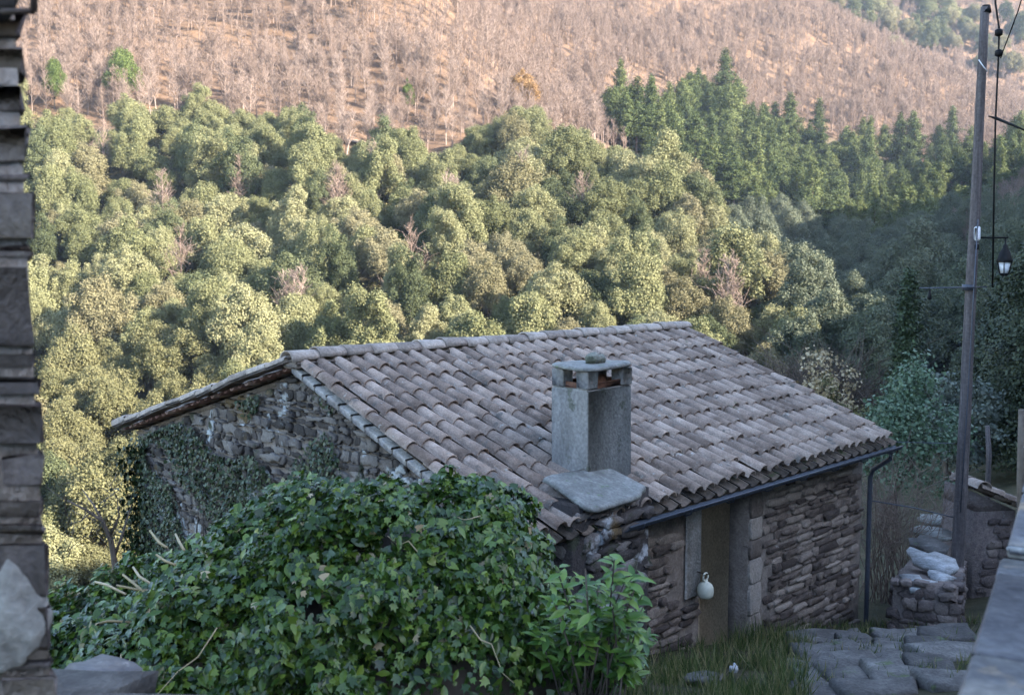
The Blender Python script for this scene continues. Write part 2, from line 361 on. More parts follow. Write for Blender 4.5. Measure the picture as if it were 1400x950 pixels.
# dip and third hill
for (u, v, Y) in [(1190, 85, 385), (1330, 140, 385), (1450, 190, 390), (1150, 0, 470), (1300, 40, 470), (1450, 60, 470), (1300, -60, 570), (1500, -60, 560), (1000, -90, 480), (800, -110, 540)]: gp(u, v, Y)
# unseen village hill right of frame, crest shaped to shade foreground and valley
CREST = [(48, -70, 34), (40, -30, 29), (36, 0, 23), (37, 16, 21), (46, 34, 17), (62, 62, 15.5), (80, 105, 25), (100, 140, 35), (122, 175, 40), (145, 215, 38), (225, 300, 50)]
for x, y, z in CREST:
    g3(x, y, z); g3(x + 40, y, z + 4)
for p in [(12, 8, -1.2), (18, 4, 4), (24, 14, 6), (26, 28, 1), (18, 20, -2.5), (34, 46, -2), (52, 100, -9), (-200, 100, -10), (-220, 250, 70), (-100, 420, 140), (300, 520, 110), (300, 100, 40), (-200, -60, -20), (-50, -60, -3)]: g3(*p)
CP = np.array(CP)
def tps_k(r2): return np.where(r2 > 1e-9, 0.5 * r2 * np.log(r2 + 1e-12), 0)
SC = 100.0
n_ = len(CP); X_ = CP[:, :2] / SC
K_ = tps_k(((X_[:, None] - X_[None]) ** 2).sum(-1)) + np.eye(n_) * 2e-4
P_ = np.c_[np.ones(n_), X_]
A_ = np.block([[K_, P_], [P_.T, np.zeros((3, 3))]])
W_ = np.linalg.solve(A_, np.r_[CP[:, 2], 0, 0, 0])
def height(x, y):
    x = np.asarray(x, float); sh = x.shape
    Q = np.c_[x.ravel(), np.asarray(y, float).ravel()] / SC
    out = np.empty(len(Q))
    for i in range(0, len(Q), 20000):
        q = Q[i:i + 20000]
        out[i:i + 20000] = tps_k(((q[:, None] - X_[None]) ** 2).sum(-1)) @ W_[:n_] + np.c_[np.ones(len(q)), q] @ W_[n_:]
    d = np.hypot(Q[:, 0], Q[:, 1]) * SC
    a = np.clip((d - 30) / 60, 0, 1) * 0.9 + 0.03
    X, Y = Q[:, 0] * SC, Q[:, 1] * SC
    out += a * (.9 * np.sin(X * .13 + 1.3 * np.sin(Y * .051)) * np.sin(Y * .09 + .7 + np.sin(X * .037)) + .22 * np.sin(X * .37 + Y * .23 + 2 * np.sin(Y * .11)) * np.sin(Y * .29 - X * .41))
    return out.reshape(sh)
def hz(x, y): return float(height(np.array([x]), np.array([y]))[0])

OAK_TOP = [(0, 130), (100, 165), (180, 165), (330, 160), (410, 190), (500, 205), (600, 205), (700, 175), (800, 190), (870, 200), (950, 220), (1030, 260), (1090, 340)]
def oak_top(u): return np.interp(u, [p[0] for p in OAK_TOP], [p[1] for p in OAK_TOP])
PINE_TOP = [(780, 175), (860, 170), (900, 150), (960, 120), (1100, 130), (1180, 165), (1250, 180), (1400, 200), (1500, 220)]
def pine_top(u): return np.interp(u, [p[0] for p in PINE_TOP], [p[1] for p in PINE_TOP])

gx = np.sinh(np.linspace(-3.6, 3.75, 300)) * 15.0
gy = np.sinh(np.linspace(-2.2, 4.25, 330)) * 17.5
gx = np.clip(gx, -330, 420); gx = np.unique(gx); gy = np.unique(np.clip(gy, -90, 640))
GX, GY = np.meshgrid(gx, gy)
GZ = height(GX, GY)
TV = np.c_[GX.ravel(), GY.ravel(), GZ.ravel()]
ny, nx = GX.shape
ii = np.arange(ny * nx).reshape(ny, nx)
TF = np.stack([ii[:-1, :-1], ii[:-1, 1:], ii[1:, 1:], ii[1:, :-1]], -1).reshape(-1, 4)
tme = mesh_np('ground', TV, TF, M['ground'], smooth=True)
uu, vv = proj(TV)
lit = np.zeros(len(TV))
hillA = (TV[:, 1] > 95)
lit = np.where(hillA & (vv < oak_top(uu) + 15) & (TV[:, 1] < 240), 1, lit)
lit = np.where((TV[:, 1] > 225) & (vv < pine_top(uu) + 48), 1, lit)
at_ = tme.attributes.new('litter', 'FLOAT', 'POINT'); at_.data.foreach_set('value', lit.astype(np.float32))
tag(link('ground', tme), kind='structure')

# ------------------------------------------------------------------ the stone house
A0 = at(402, 501, 13.0); SCL = 10.5 / 13.0
A0 = A0 * SCL
az = R(44.77)
e1 = np.array([math.sin(az), math.cos(az), 0]); e2 = np.array([e1[1], -e1[0], 0]); ez = np.array([0, 0, 1.0])
RL = 6.86; HF = 3.29; HB = 4.14; SF = 0.386; SB = 0.278
def hp(s, h, z): return A0 + e1 * s + e2 * h + ez * z      # z relative to apex
def roof_z(h): return -SF * h if h >= 0 else SB * h
house = empty('stone_house', tuple(hp(RL / 2, 0.5, -3.6)))
tag(house, 'old schist house with a canal tile roof and a squat grey chimney', 'house')

def tile_parts(nseg=7):
    th = np.linspace(0, math.pi, nseg + 1)
    return np.c_[np.cos(th), np.sin(th)]
ARC = tile_parts()
def add_tile(mb, o, t, nrm, side, L, r0, r1, up, th=0.014, sq=0.85):
    """half barrel from o along t; r0 at the upper end, r1 at the lower; up=+1 cover, -1 channel"""
    k = len(ARC); V = []
    for (d, r) in ((0, r0), (L, r1)):
        for rr in (r, r - th):
            for c, s_ in ARC:
                V.append(o + t * d + side * (c * rr) + nrm * (up * s_ * rr * sq))
    Fc = []
    for i in range(k - 1):
        a, b, c, d = i, i + 1, 2 * k + i + 1, 2 * k + i
        Fc.append([a, d, c, b]); Fc.append([k + a, k + b, k + c, k + d]); Fc.append([2 * k + i, 3 * k + i, 3 * k + i + 1, 2 * k + i + 1])
    Fc.append([0, k, 3 * k, 2 * k]); Fc.append([k - 1, 3 * k - 1, 4 * k - 1, 2 * k - 1][::-1])
    mb.add(V, Fc)
def roof_side(mb, mch, front, n_col):
    """tiles of one slope"""
    sl = SF if front else SB; H = HF if front else HB
    t = (e2 if front else -e2) - ez * sl; Ls = np.linalg.norm(t); t = t / Ls
    nrm = unit((e2 if front else -e2) * sl + ez)
    slope_len = H * Ls
    exp = 0.315; rows = int(slope_len / exp + 0.5)
    dc = RL / n_col
    for c in range(n_col + 1):
        wob = rng.normal(0, 0.006)
        for r in range(rows):
            s = 0.06 + c * dc * (RL - 0.12) / RL + wob + rng.normal(0, 0.007)
            d0 = r * exp + rng.normal(0, 0.012) - 0.06
            if r == 0: d0 = max(d0, -0.02)
            yaw = rng.normal(0, 0.018)
            t2 = unit(t + e1 * yaw + nrm * (0.05 + rng.normal(0, 0.012)))
            o = A0 + e1 * s + t * d0 + nrm * (0.055 + rng.normal(0, 0.006))
            L = 0.42 if r < rows - 1 else 0.38
            add_tile(mb, o, t2, nrm, e1, L, 0.06, 0.078 + rng.normal(0, 0.003), 1, sq=.95)
        if c < n_col:
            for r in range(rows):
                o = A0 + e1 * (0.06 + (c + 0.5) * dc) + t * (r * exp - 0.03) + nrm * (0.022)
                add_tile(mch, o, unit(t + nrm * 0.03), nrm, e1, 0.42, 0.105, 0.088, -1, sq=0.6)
mb = MB(); mch = MB(); roof_side(mb, mch, True, 33); roof_side(mb, mch, False, 33)
roof = wpart('roof', mb.mesh('roof', M['tile']), house)
M['channel'] = rocky('mossy channel tiles with gap shade', (0.05, 0.042, 0.035), (0.11, 0.088, 0.072), (0.2, 0.155, 0.125), scale=6, island=0.5, bump=0.4, spots=[((0.06, 0.07, 0.035), 5, 0.58)])  # moss spots on a base darkened to paint the shade between tile columns
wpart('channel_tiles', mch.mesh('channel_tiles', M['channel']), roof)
# ridge tiles
mb = MB()
nrt = 20
for i in range(nrt):
    s = -0.1 + i * (RL + 0.12) / nrt
    o = hp(s, 0, 0.075 + rng.normal(0, 0.006))
    add_tile(mb, o + e1 * 0.40, unit(-e1 + ez * rng.normal(0.0, 0.008) + e2 * rng.normal(0, .01)), ez, e2, 0.40, 0.105, 0.125, 1, th=0.016, sq=0.85)
wpart('ridge_tiles', mb.mesh('ridge_tiles', M['verge']), roof)
mb = MB()      # mortar bed under the ridge, and the roof deck under the tiles
mb.box(hp(-0.06, -0.13, -0.02), e1 * (RL + 0.1), e2 * 0.26, ez * 0.075, bev=0.02)
for fr in (1, -1):
    H = HF if fr > 0 else HB; sl = SF if fr > 0 else SB
    a, b = hp(0.17, 0, -0.05), hp(RL - 0.17, 0, -0.05)
    dv = e2 * fr * (H - 0.1) - ez * sl * (H - 0.1)
    mb.box(a, b - a, dv, ez * -0.05)
wpart('roof_deck', mb.mesh('roof_deck', M['mortar']), roof)
# back verge: flat pale verge tiles over a row of red tile ends
mb = MB(); t = unit(-e2 - ez * SB)
nb = 11; Lb = HB * math.hypot(1, SB)
for i in range(nb):
    o = hp(-0.11, 0, 0.05) + t * (i * Lb / nb - 0.02)
    mb.box(o, t * (Lb / nb + 0.05) + ez * rng.normal(0, .01), e1 * 0.22, unit(ez + t * SB) * (0.075 + rng.normal(0, .008)), bev=0.02)
wpart('verge_tiles', mb.mesh('verge_tiles', M['verge']), roof)
mb = MB()
for i in range(26):
    o = hp(-0.07, 0, -0.015) + t * (0.12 + i * (Lb - 0.2) / 26)
    add_tile(mb, o + e1 * 0.3 + ez * .02, -e1, ez, t, 0.27 + rng.normal(0, .01), 0.04, 0.045, -1, sq=0.8)
wpart('tile_ends', mb.mesh('tile_ends', M['redtile']), roof)
# front verge: mortar edge under the outer tile row
mb = MB(); t = unit(e2 - ez * SF); Lf = HF * math.hypot(1, SF)
for i in range(16):
    mb.box(hp(-0.04, 0, -0.07) + t * (i * Lf / 16), t * (Lf / 16 - 0.006), e1 * (0.12 + rng.normal(0, .01)), ez * (0.07 + rng.normal(0, .006)), bev=0.015)
wpart('verge_bed', mb.mesh('verge_bed', M['lime']), roof)

# walls: backing of mortar, stones standing proud of it
def stone(mb, o, ea, eb, en, la, lb, dep, jit):
    """one rough stone: la along ea, lb along eb, standing dep along en from o"""
    ring = [(0.10, 0), (0.5, 0), (0.9, 0), (1, 0.3), (1, 0.75), (0.85, 1), (0.45, 1), (0.12, 1), (0, 0.72), (0, 0.25)]
    V = []; k = len(ring)
    js = [(rng.normal(0, jit * min(la, .3)), rng.normal(0, jit * min(lb, .3))) for _ in ring]
    for (dz, ins) in ((-0.06, 0), (dep * 0.8, 0.0), (dep, 0.11)):
        for (a, b), (ja, jb) in zip(ring, js):
            aa, bb = a + (0.5 - a) * ins * min(1, lb / la), b + (0.5 - b) * ins
            V.append(o + ea * (aa * la + ja) + eb * (bb * lb + jb) + en * (dz + (rng.normal(0, dep * 0.12) if dz > 0 else 0)))
    c = o + ea * la * .5 + eb * lb * .5 + en * (dep * 1.0 + rng.normal(0, dep * .12))
    V.append(c)
    Fc = []
    for q in (0, 1):
        for i in range(k):
            j = (i + 1) % k
            Fc.append([q * k + i, q * k + j, (q + 1) * k + j, (q + 1) * k + i])
    Fc += [[2 * k + i, 2 * k + (i + 1) % k, 3 * k] for i in range(k)]
    if np.dot(np.cross(ea, eb), en) < 0: Fc = [f[::-1] for f in Fc]
    mb.add(V, Fc)
def rubble(mb, o, ea, eb, en, W, H, inside, hr, lr, dep, gap=0.012, jit=0.05, slope=0.0, skip=0.0):
    """courses of rough stones over W x H; inside(a, b) says whether a stone may stand there"""
    b = 0.0
    while b < H:
        h = rng.uniform(*hr); a = -rng.uniform(0, lr[1])
        while a < W:
            la = rng.uniform(*lr) * (0.7 + 0.5 * h / hr[1])
            hh = h * rng.uniform(0.8, 1.08)
            bb = b + slope * 0 + rng.normal(0, 0.008)
            if inside(a, bb) and inside(a + la, bb) and inside(a + la / 2, bb + hh) and inside(a, bb + hh) and inside(a + la, bb + hh) and rng.random() > skip:
                stone(mb, o + ea * (a + gap) + eb * bb, ea, eb, en, la - 2 * gap, hh - gap, rng.uniform(*dep), jit)
            a += la
        b += h
ZB = -5.6      # wall foot relative to apex
HW = HF - 0.34; HBW = HB - 0.22; S0 = 0.14; S1 = RL - 0.14
# openings of the front wall measured on its plane
pf = hp(0, HW, 0)
def loc(u, v, h=HW):
    p = on_plane(u, v, hp(0, h, 0), e2) - A0
    return p @ e1, p[2]
sD0, _ = loc(956, 760); sD1, _ = loc(1022, 760)
_, zDt = loc(985, 676)
# wall bodies
def poly_prism(mb, pts, n_, th):
    """planar polygon pts extruded along -n_ by th"""
    pts = [np.asarray(p) for p in pts]; k = len(pts)
    V = pts + [p - n_ * th for p in pts]
    Fc = [list(range(k)), list(range(k, 2 * k))[::-1]] + [[i, (i + 1) % k, k + (i + 1) % k, k + i][::-1] for i in range(k)]
    mb.add(V, Fc)
mb = MB()
zt = roof_z(HW) - 0.09
# front wall: three pieces round the doorway
mb.box(hp(S0 + .4, HW, ZB), e1 * (sD0 - S0 - .4), -e2 * 0.4, ez * (zt - ZB))
mb.box(hp(sD1, HW, ZB), e1 * (S1 - sD1), -e2 * 0.4, ez * (zt - ZB))
mb.box(hp(sD0, HW, zDt), e1 * (sD1 - sD0), -e2 * 0.4, ez * (zt - zDt))
# gables (near and far) and the back
for s, n1 in ((S0, -e1), (S1 - .41, -e1)):
    poly_prism(mb, [hp(s, HW - .002, ZB), hp(s, HW - .002, zt - .01), hp(s, 0, -0.12), hp(s, -HBW, roof_z(-HBW) - .1), hp(s, -HBW, ZB)], n1, 0.4)
mb.box(hp(S0 + .402, -HBW + .4, ZB), e1 * (S1 - S0 - .82), -e2 * 0.397, ez * (roof_z(-HBW) - .12 - ZB))
walls = wpart('wall', mb.mesh('wall', M['mortar']), house)
# front stones
mb = MB()
W = S1 - S0
sq0, _ = loc(1040, 760)
def in_front(a, b):
    s, z = S0 + a, ZB + b
    if z > zt - 0.02 or s > S1 + .01 or s < S0: return False
    if s > sD0 - (0.27 if z > zDt - 1.05 else .01) and s < sq0 and z < zDt + 0.3: return False
    if s < sD1 and z > zDt - .15: return False
    return True
for side in (0, 1):
    mb = MB()
    rubble(mb, hp(S0, HW, ZB), e1, ez, e2, W, zt - ZB, lambda a, b: in_front(a, b) and (S0 + a > sD0) == bool(side), (0.055, 0.12), (0.12, 0.42), (0.015, 0.05), jit=0.07)
    wpart('front_stones', mb.mesh('front_stones', M['schist']), walls)
# gable stones
mb = MB()
def in_gable(a, b):
    h, z = HW - a, ZB + b
    return h < HW + .01 and h > -HBW - .01 and z < roof_z(h) - 0.035
rubble(mb, hp(S0, HW, ZB), -e2, ez, -e1, HW + HBW, -ZB, in_gable, (0.04, 0.13), (0.07, 0.28), (0.008, 0.05), jit=0.13)
wpart('gable_stones', mb.mesh('gable_stones', M['gable']), walls)
# render patch round the doorway, lintel, jamb stones
mb = MB()
mb.box(hp(sD0 - .27, HW + .003, zDt - 1.0), e1 * .262, e2 * .03, ez * 1.25, jit=.004, bev=.012)
wpart('render_patch', mb.mesh('render_patch', M['lime']), walls)
mb = MB()
mb.box(hp(sD0 - .25, HW - .1, zDt + .005), e1 * (sD1 - sD0 + .6), e2 * .16, ez * 0.17, jit=.006, bev=.02)
wpart('lintel', mb.mesh('lintel', M['door']), walls)
mb = MB(); z = ZB + 0.2
while z < zDt - .1:
    h = rng.uniform(.22, .45); h = min(h, zDt - z)
    stone(mb, hp(sD1 + .006, HW, z + .004), e1, ez, e2, sq0 - sD1 - .012 + rng.normal(0, .01), h - .008, .035, .02)
    z += h
wpart('jamb', mb.mesh('jamb', M['jambstone']), walls)
mb = MB()     # door leaf set back in the opening, right part open and dark
sm = sD0 + (sD1 - sD0) * 0.60
nbd = 1
for i in range(nbd):
    ww = (sm - sD0 - .02) / nbd
    mb.box(hp(sD0 + .01 + i * ww, HW - .03, zDt - 2.1), e1 * (ww - .006), e2 * .04, ez * 2.095, bev=.004)
mb.box(hp(sm - .03, HW - .025, zDt - 2.1), e1 * .025, e2 * .03, ez * 2.09, bev=.003)
door = wpart('door', mb.mesh('door', M['tan']), house)
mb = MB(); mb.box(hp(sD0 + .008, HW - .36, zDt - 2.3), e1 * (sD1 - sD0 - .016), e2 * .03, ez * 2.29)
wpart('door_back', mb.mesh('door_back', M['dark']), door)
# gutter and downpipe
mb = MB()
sg0, _ = loc(852, 700, HF)
gz = -SF * HF - 0.04
arc = [(math.cos(a) * .05, -math.sin(a) * .05) for a in np.linspace(0, math.pi, 9)]
V = []
for s in (sg0, RL + 0.12):
    for rr in (1, .88):
        for a, b in arc: V.append(hp(s, HF + .02 + a * rr, gz + b * rr))
k = len(arc); Fc = []
for i in range(k - 1):
    Fc += [[i, i + 1, 2 * k + i + 1, 2 * k + i], [k + i, 3 * k + i, 3 * k + i + 1, k + i + 1]]
    for q in (0, 2 * k): Fc.append([q + i, q + k + i, q + k + i + 1, q + i + 1])
Fc += [[0, 2 * k, 3 * k, k], [k - 1, 2 * k - 1, 4 * k - 1, 3 * k - 1]]
mb.add(V, Fc)
mb.tube([hp(sg0, HF + .075, gz + .003), hp(RL + .12, HF + .075, gz + .003)], .011, 6)
gut = wpart('gutter', mb.mesh('gutter', M['zinc']), house)
for i in range(8):
    mb = MB(); s = sg0 + .2 + i * (RL - sg0 - .2) / 7.2
    mb.tube([hp(s, HF - .06, gz + .01), hp(s, HF - .045, gz - .045), hp(s, HF + .02, gz - .07), hp(s, HF + .085, gz - .04), hp(s, HF + .095, gz + .012)], .008, 5)
    wpart('gutter_bracket', mb.mesh('gutter_bracket', M['zinc']), gut)
mb = MB(); sp = RL - 0.1
mb.tube([hp(sp, HF + .02, gz - .05), hp(sp, HF + .01, gz - .14), hp(sp, HW + .12, gz - .32), hp(sp, HW + .09, gz - .42), hp(sp, HW + .09, ZB + 1.4), hp(sp, HW + .09, ZB + .6)], .031, 10)
wpart('downpipe', mb.mesh('downpipe', M['zinc']), house)
# eave rafters/boards under the tiles
mb = MB()
mb.box(hp(sg0, HW + .05, -SF * (HF - .1) - .15), e1 * (RL - sg0 - .1), e2 * .2, ez * .04)
wpart('soffit_board', mb.mesh('soffit_board', M['door']), roof)

# chimney: stone breast, slab, shaft, open top, cap
nR = unit(e2 * SF + ez)
pc = on_plane(803, 668, hp(0, 0, 0.1), nR) - A0           # foot of the near arris
cs, ch = pc @ e1, pc @ e2
zc0 = pc[2]
mpp = (A0[1] + 0) / F
chim = wpart('chimney', None, house) if False else None
dW1, dW2 = 0.66, 0.46    # right face along e1, left face along -e2
_, ztop = loc(803, 534, ch)
cb = zc0 - 0.35
mb = MB()
mb.box(hp(cs, ch - dW2, cb), e1 * dW1, e2 * dW2, ez * (ztop - cb), jit=.004, bev=.018)
chim = wpart('chimney', mb.mesh('chimney', M['chimney']), house)
_, zcap = loc(803, 508, ch)
for (a, b) in ((0, 0), (1, 0), (0, 1), (1, 1)):
    mb = MB(); pw = .15
    mb.box(hp(cs + a * (dW1 - pw), ch - dW2 + b * (dW2 - pw), ztop + .002), e1 * pw, e2 * pw, ez * (zcap - ztop - .004), jit=.003, bev=.012)
    wpart('corner_post', mb.mesh('corner_post', M['chimney']), chim)
mb = MB()
for (o, ea, L, hh) in ((hp(cs + .14, ch - .05, ztop + .002), e1, dW1 - .28, .055), (hp(cs + .14, ch - dW2 + .03, ztop + .002), e1, dW1 - .28, .055)):
    mb.box(o, ea * L, e2 * .025, ez * hh, jit=.004, bev=.006)
for (o, L) in ((hp(cs + .03, ch - dW2 + .14, ztop + .002), dW2 - .28), (hp(cs + dW1 - .06, ch - dW2 + .14, ztop + .002), dW2 - .28)):
    mb.box(o, e2 * L, e1 * .025, ez * .055, jit=.004, bev=.006)
mb.tube([hp(cs + dW1 * .5, ch - dW2 * .5, ztop - .05), hp(cs + dW1 * .5, ch - dW2 * .5, ztop + .1)], .13, 14)
wpart('flue_lining', mb.mesh('flue_lining', M['terracotta']), chim)
mb = MB()      # irregular thin cap slab
cc = hp(cs + dW1 / 2, ch - dW2 / 2, zcap)
kk = 26; V = []
for dz, sc in ((0, .98), (.008, 1.02), (.03, 1.0), (.04, .95)):
    for i in range(kk):
        th = 2 * math.pi * i / kk
        ex = (abs(math.cos(th)) ** .62) * np.sign(math.cos(th)); ey = (abs(math.sin(th)) ** .62) * np.sign(math.sin(th))
        rr = sc * (1 + .03 * math.sin(3 * th + 1) + .02 * math.sin(7 * th))
        V.append(cc + e1 * ex * (dW1 / 2 + .05) * rr + e2 * ey * (dW2 / 2 + .05) * rr + ez * (dz + .008 * math.sin(2 * th)))
Fc = [[q * kk + i, q * kk + (i + 1) % kk, (q + 1) * kk + (i + 1) % kk, (q + 1) * kk + i] for q in range(3) for i in range(kk)] + [list(range(kk))[::-1], list(range(3 * kk, 4 * kk))]
mb.add(V, Fc)
wpart('cap_slab', mb.mesh('cap_slab', M['slab']), chim)
def boulder(c, rx, ry, rz, seed=0, n=3, rough=.25, freq=1.6):
    import bmesh
    bm = bmesh.new(); bmesh.ops.create_icosphere(bm, subdivisions=n, radius=1)
    for v in bm.verts:
        d = mnoise.noise(v.co * freq + Vector((seed * 7.1, seed * 3.3, seed))) * rough + mnoise.noise(v.co * freq * 3 + Vector((seed, 0, 5))) * rough * .4
        v.co *= 1 + d
        v.co = Vector((v.co.x * rx + c[0], v.co.y * ry + c[1], v.co.z * rz + c[2]))
    V = np.array([v.co[:] for v in bm.verts]); Fc = np.array([[v.index for v in f.verts] for f in bm.faces]); bm.free()
    return V, Fc
mb = MB()
for (a, b, q, s_) in ((.02, 0, .075, 1), (.1, .02, .055, 2), (-.06, .03, .05, 3)):
    mb.addnp(*boulder(cc + e1 * a + e2 * b + ez * (.04 + q * .55), q, q * .9, q * .8, s_))
wpart('cap_stone', mb.mesh('cap_stone', M['mossy']), chim)
# breast under the chimney standing out beyond the eave, with its sloping slab
zsl = zc0 + .03
mb = MB()
rubble(mb, hp(cs - .62, ch + .36, ZB), e1, ez, e2, dW1 + .42, zsl - ZB - .05, lambda a, b: 0 <= a <= dW1 + .45 and b < zsl - ZB - .06, (0.07, 0.18), (0.15, 0.4), (0.02, 0.07), jit=.1)
rubble(mb, hp(cs - .62, ch + .36, ZB), -e2, ez, -e1, .8, zsl - ZB - .05, lambda a, b: 0 <= a <= .85 and b < zsl - ZB - .06, (0.07, 0.18), (0.15, 0.4), (0.02, 0.07), jit=.1)
rubble(mb, hp(cs + dW1 - .2, ch + .36, ZB), -e2, ez, e1, .8, zsl - ZB - .05, lambda a, b: 0 <= a <= .85 and b < zsl - ZB - .06, (0.07, 0.18), (0.15, 0.4), (0.02, 0.07), jit=.1)
mb.box(hp(cs - .62, ch + .36, ZB), e1 * (dW1 + .42), -e2 * .85, ez * (zsl - ZB - .03))
breast = wpart('chimney_breast', mb.mesh('chimney_breast', M['gable']), house)
mb = MB(); kk = 22; V = []
sc_, hc_ = cs + dW1 * .5 - .42, ch + .2
for dz, sc in ((0, .97), (.02, 1.02), (.05, .99), (.062, .9)):
    for i in range(kk):
        th = 2 * math.pi * i / kk
        ex = (abs(math.cos(th)) ** .32) * np.sign(math.cos(th)); ey = (abs(math.sin(th)) ** .4) * np.sign(math.sin(th))
        rr = sc * (1 + .06 * math.sin(3 * th + 2) + .04 * math.sin(5 * th))
        V.append(hp(sc_ + ex * .45 * rr, hc_ + ey * .28 * rr, zsl + dz - .09 * ey + .012 * math.sin(th * 2) + rng.normal(0, .004)))
Fc = [[q * kk + i, q * kk + (i + 1) % kk, (q + 1) * kk + (i + 1) % kk, (q + 1) * kk + i] for q in range(3) for i in range(kk)] + [list(range(kk))[::-1], list(range(3 * kk, 4 * kk))]
mb.add(V, Fc)
wpart('breast_slab', mb.mesh('breast_slab', M['slab']), chim)

# jug on its nail beside the doorway
sj, zj = loc(964, 822, HW + .14)
jc = hp(sj, HW + .14, zj)
jug = empty('jug', tuple(jc)); tag(jug, 'cream round jug hanging by its ring handle beside the ochre door', 'jug')
mb = MB(); mb.lathe(jc + ez * .04, [(r_ * .84, z_ * .84) for r_, z_ in [(.03, 0), (.075, .004), (.098, .03), (.105, .08), (.102, .13), (.085, .17), (.055, .195), (.033, .205), (.03, .222), (.026, .225)]], 20)
wpart('body', mb.mesh('body', M['jug'], True), jug)
mb = MB(); mb.tube([jc + e1 * (.042 * math.cos(a)) + ez * (.262 + .042 * math.sin(a)) for a in np.linspace(-math.pi / 2, 1.5 * math.pi, 17)], .011, 8)
wpart('ring_handle', mb.mesh('ring_handle', M['jug'], True), jug)
mb = MB(); mb.tube([jc + ez * .298 - e2 * .16, jc + ez * .293 + e2 * .03, jc + ez * .315 + e2 * .04], .006, 6)
wpart('nail', mb.mesh('nail', M['rustiron']), jug)

# ------------------------------------------------------------------ trees
QUAD_V = [(-.5, -.5, 0), (.5, -.45, 0.0), (.42, .5, 0.08), (-.5, .42, 0)]; QUAD_F = [[0, 1, 2, 3]]
def crown_pts(lobes, per, outward=.55, rmin=.5, soft=.13):
    P, N = [], []
    C = np.array([l[:3] for l in lobes]); Rr = np.array([l[3] for l in lobes])
    for c, r in zip(C, Rr):
        n = int(per * r * r)
        st = np.array([rng.uniform(.75, 1.15), rng.uniform(.75, 1.15), rng.uniform(.85, 1.3)])
        d = unit(rng.normal(0, 1, (n, 3)))
        d[:, 2] = np.where(d[:, 2] < -.5, -d[:, 2], d[:, 2])
        rad = rmin + (1.12 - rmin) * rng.random((n, 1)) ** .45
        p = c + d * r * rad * st + rng.normal(0, soft * (.5 + r), (n, 3))
        dd = np.linalg.norm((p[:, None] - C[None]), axis=2) / Rr[None]
        keep = (dd < .5).sum(1) == 0
        P.append(p[keep]); N.append((d * outward + np.array([0, 0, .12]) + rng.normal(0, .34, (n, 3)))[keep])
    return np.concatenate(P), np.concatenate(N)
def oak_mesh(seed, mat, rx=3.0, rz=3.0, z0=1.0, nl=64, leaf=.088, per=1500, squash=1.0):
    global rng
    keep = rng; rng = np.random.default_rng(seed)
    lobes = [(0, 0, z0 + rz * .8, rx * .5), (0, 0, z0 + rz * 1.2, rx * .42)]
    lean = rng.normal(0, .16, 2)
    for i in range(nl):
        th = rng.uniform(0, 2 * math.pi); f = rng.uniform(-.3, 1.0)
        wid = math.sqrt(max(0.02, 1 - max(0, f) ** 1.8)) * (1.0 if f > 0 else 1 + f * .6)
        k = rng.uniform(.5, 1.12) * (1 + .22 * math.sin(2 * th + seed) + .15 * math.sin(3 * th + 2 * seed))
        z = z0 + rz * (.75 + .95 * f)
        lobes.append((rx * .8 * k * wid * math.cos(th) + lean[0] * (z - z0), rx * .8 * k * wid * math.sin(th) + lean[1] * (z - z0), z + rng.normal(0, .12 * rz), rng.uniform(.11, .26) * rx))
    P, N = crown_pts(lobes, per)
    sz = rng.uniform(.55, 1.4, len(P)) * leaf
    V, Fc = scatter(QUAD_V, QUAD_F, P, N, np.c_[sz, sz * rng.uniform(.7, 1.5, len(P))])
    rng = keep
    return mesh_np('crown', V, Fc, mat)
def trunk_mesh(h, r, mat, limbs=4, seed=0, spread=1.3):
    rr = random.Random(seed); mb = MB()
    mb.tube([(0, 0, -.6), (rr.uniform(-.1, .1), rr.uniform(-.1, .1), h * .5), (rr.uniform(-.2, .2), rr.uniform(-.2, .2), h)], [r * 1.3, r, r * .6], 7)
    for i in range(limbs):
        a = 2 * math.pi * i / limbs + rr.uniform(-.4, .4)
        mb.tube([(0, 0, h * .6), (math.cos(a) * spread * .5, math.sin(a) * spread * .5, h * 1.05), (math.cos(a) * spread, math.sin(a) * spread, h * 1.6)], [r * .55, r * .4, r * .15], 5)
    return mb.mesh('trunk', mat)
def make_tree(name, crown, trunk, loc, rz, sc, label, cat, group=None):
    r = empty(name, loc, rz); r.scale = sc if hasattr(sc, '__len__') else (sc, sc, sc)
    tag(r, label, cat, group)
    c = link('crown', crown, r)
    if trunk: link('trunk', trunk, r)
    return r
OAKS = [oak_mesh(100 + i, M['oakdark'] if i in (3, 8) else (M['oakolive'] if i in (5, 10) else M['oak']), rx=2.6 + .35 * (i % 3), rz=2.35 + .45 * (i % 4)) for i in range(12)]
OTR = [trunk_mesh(2.2, .16, M['bark'], 4, i) for i in range(3)]

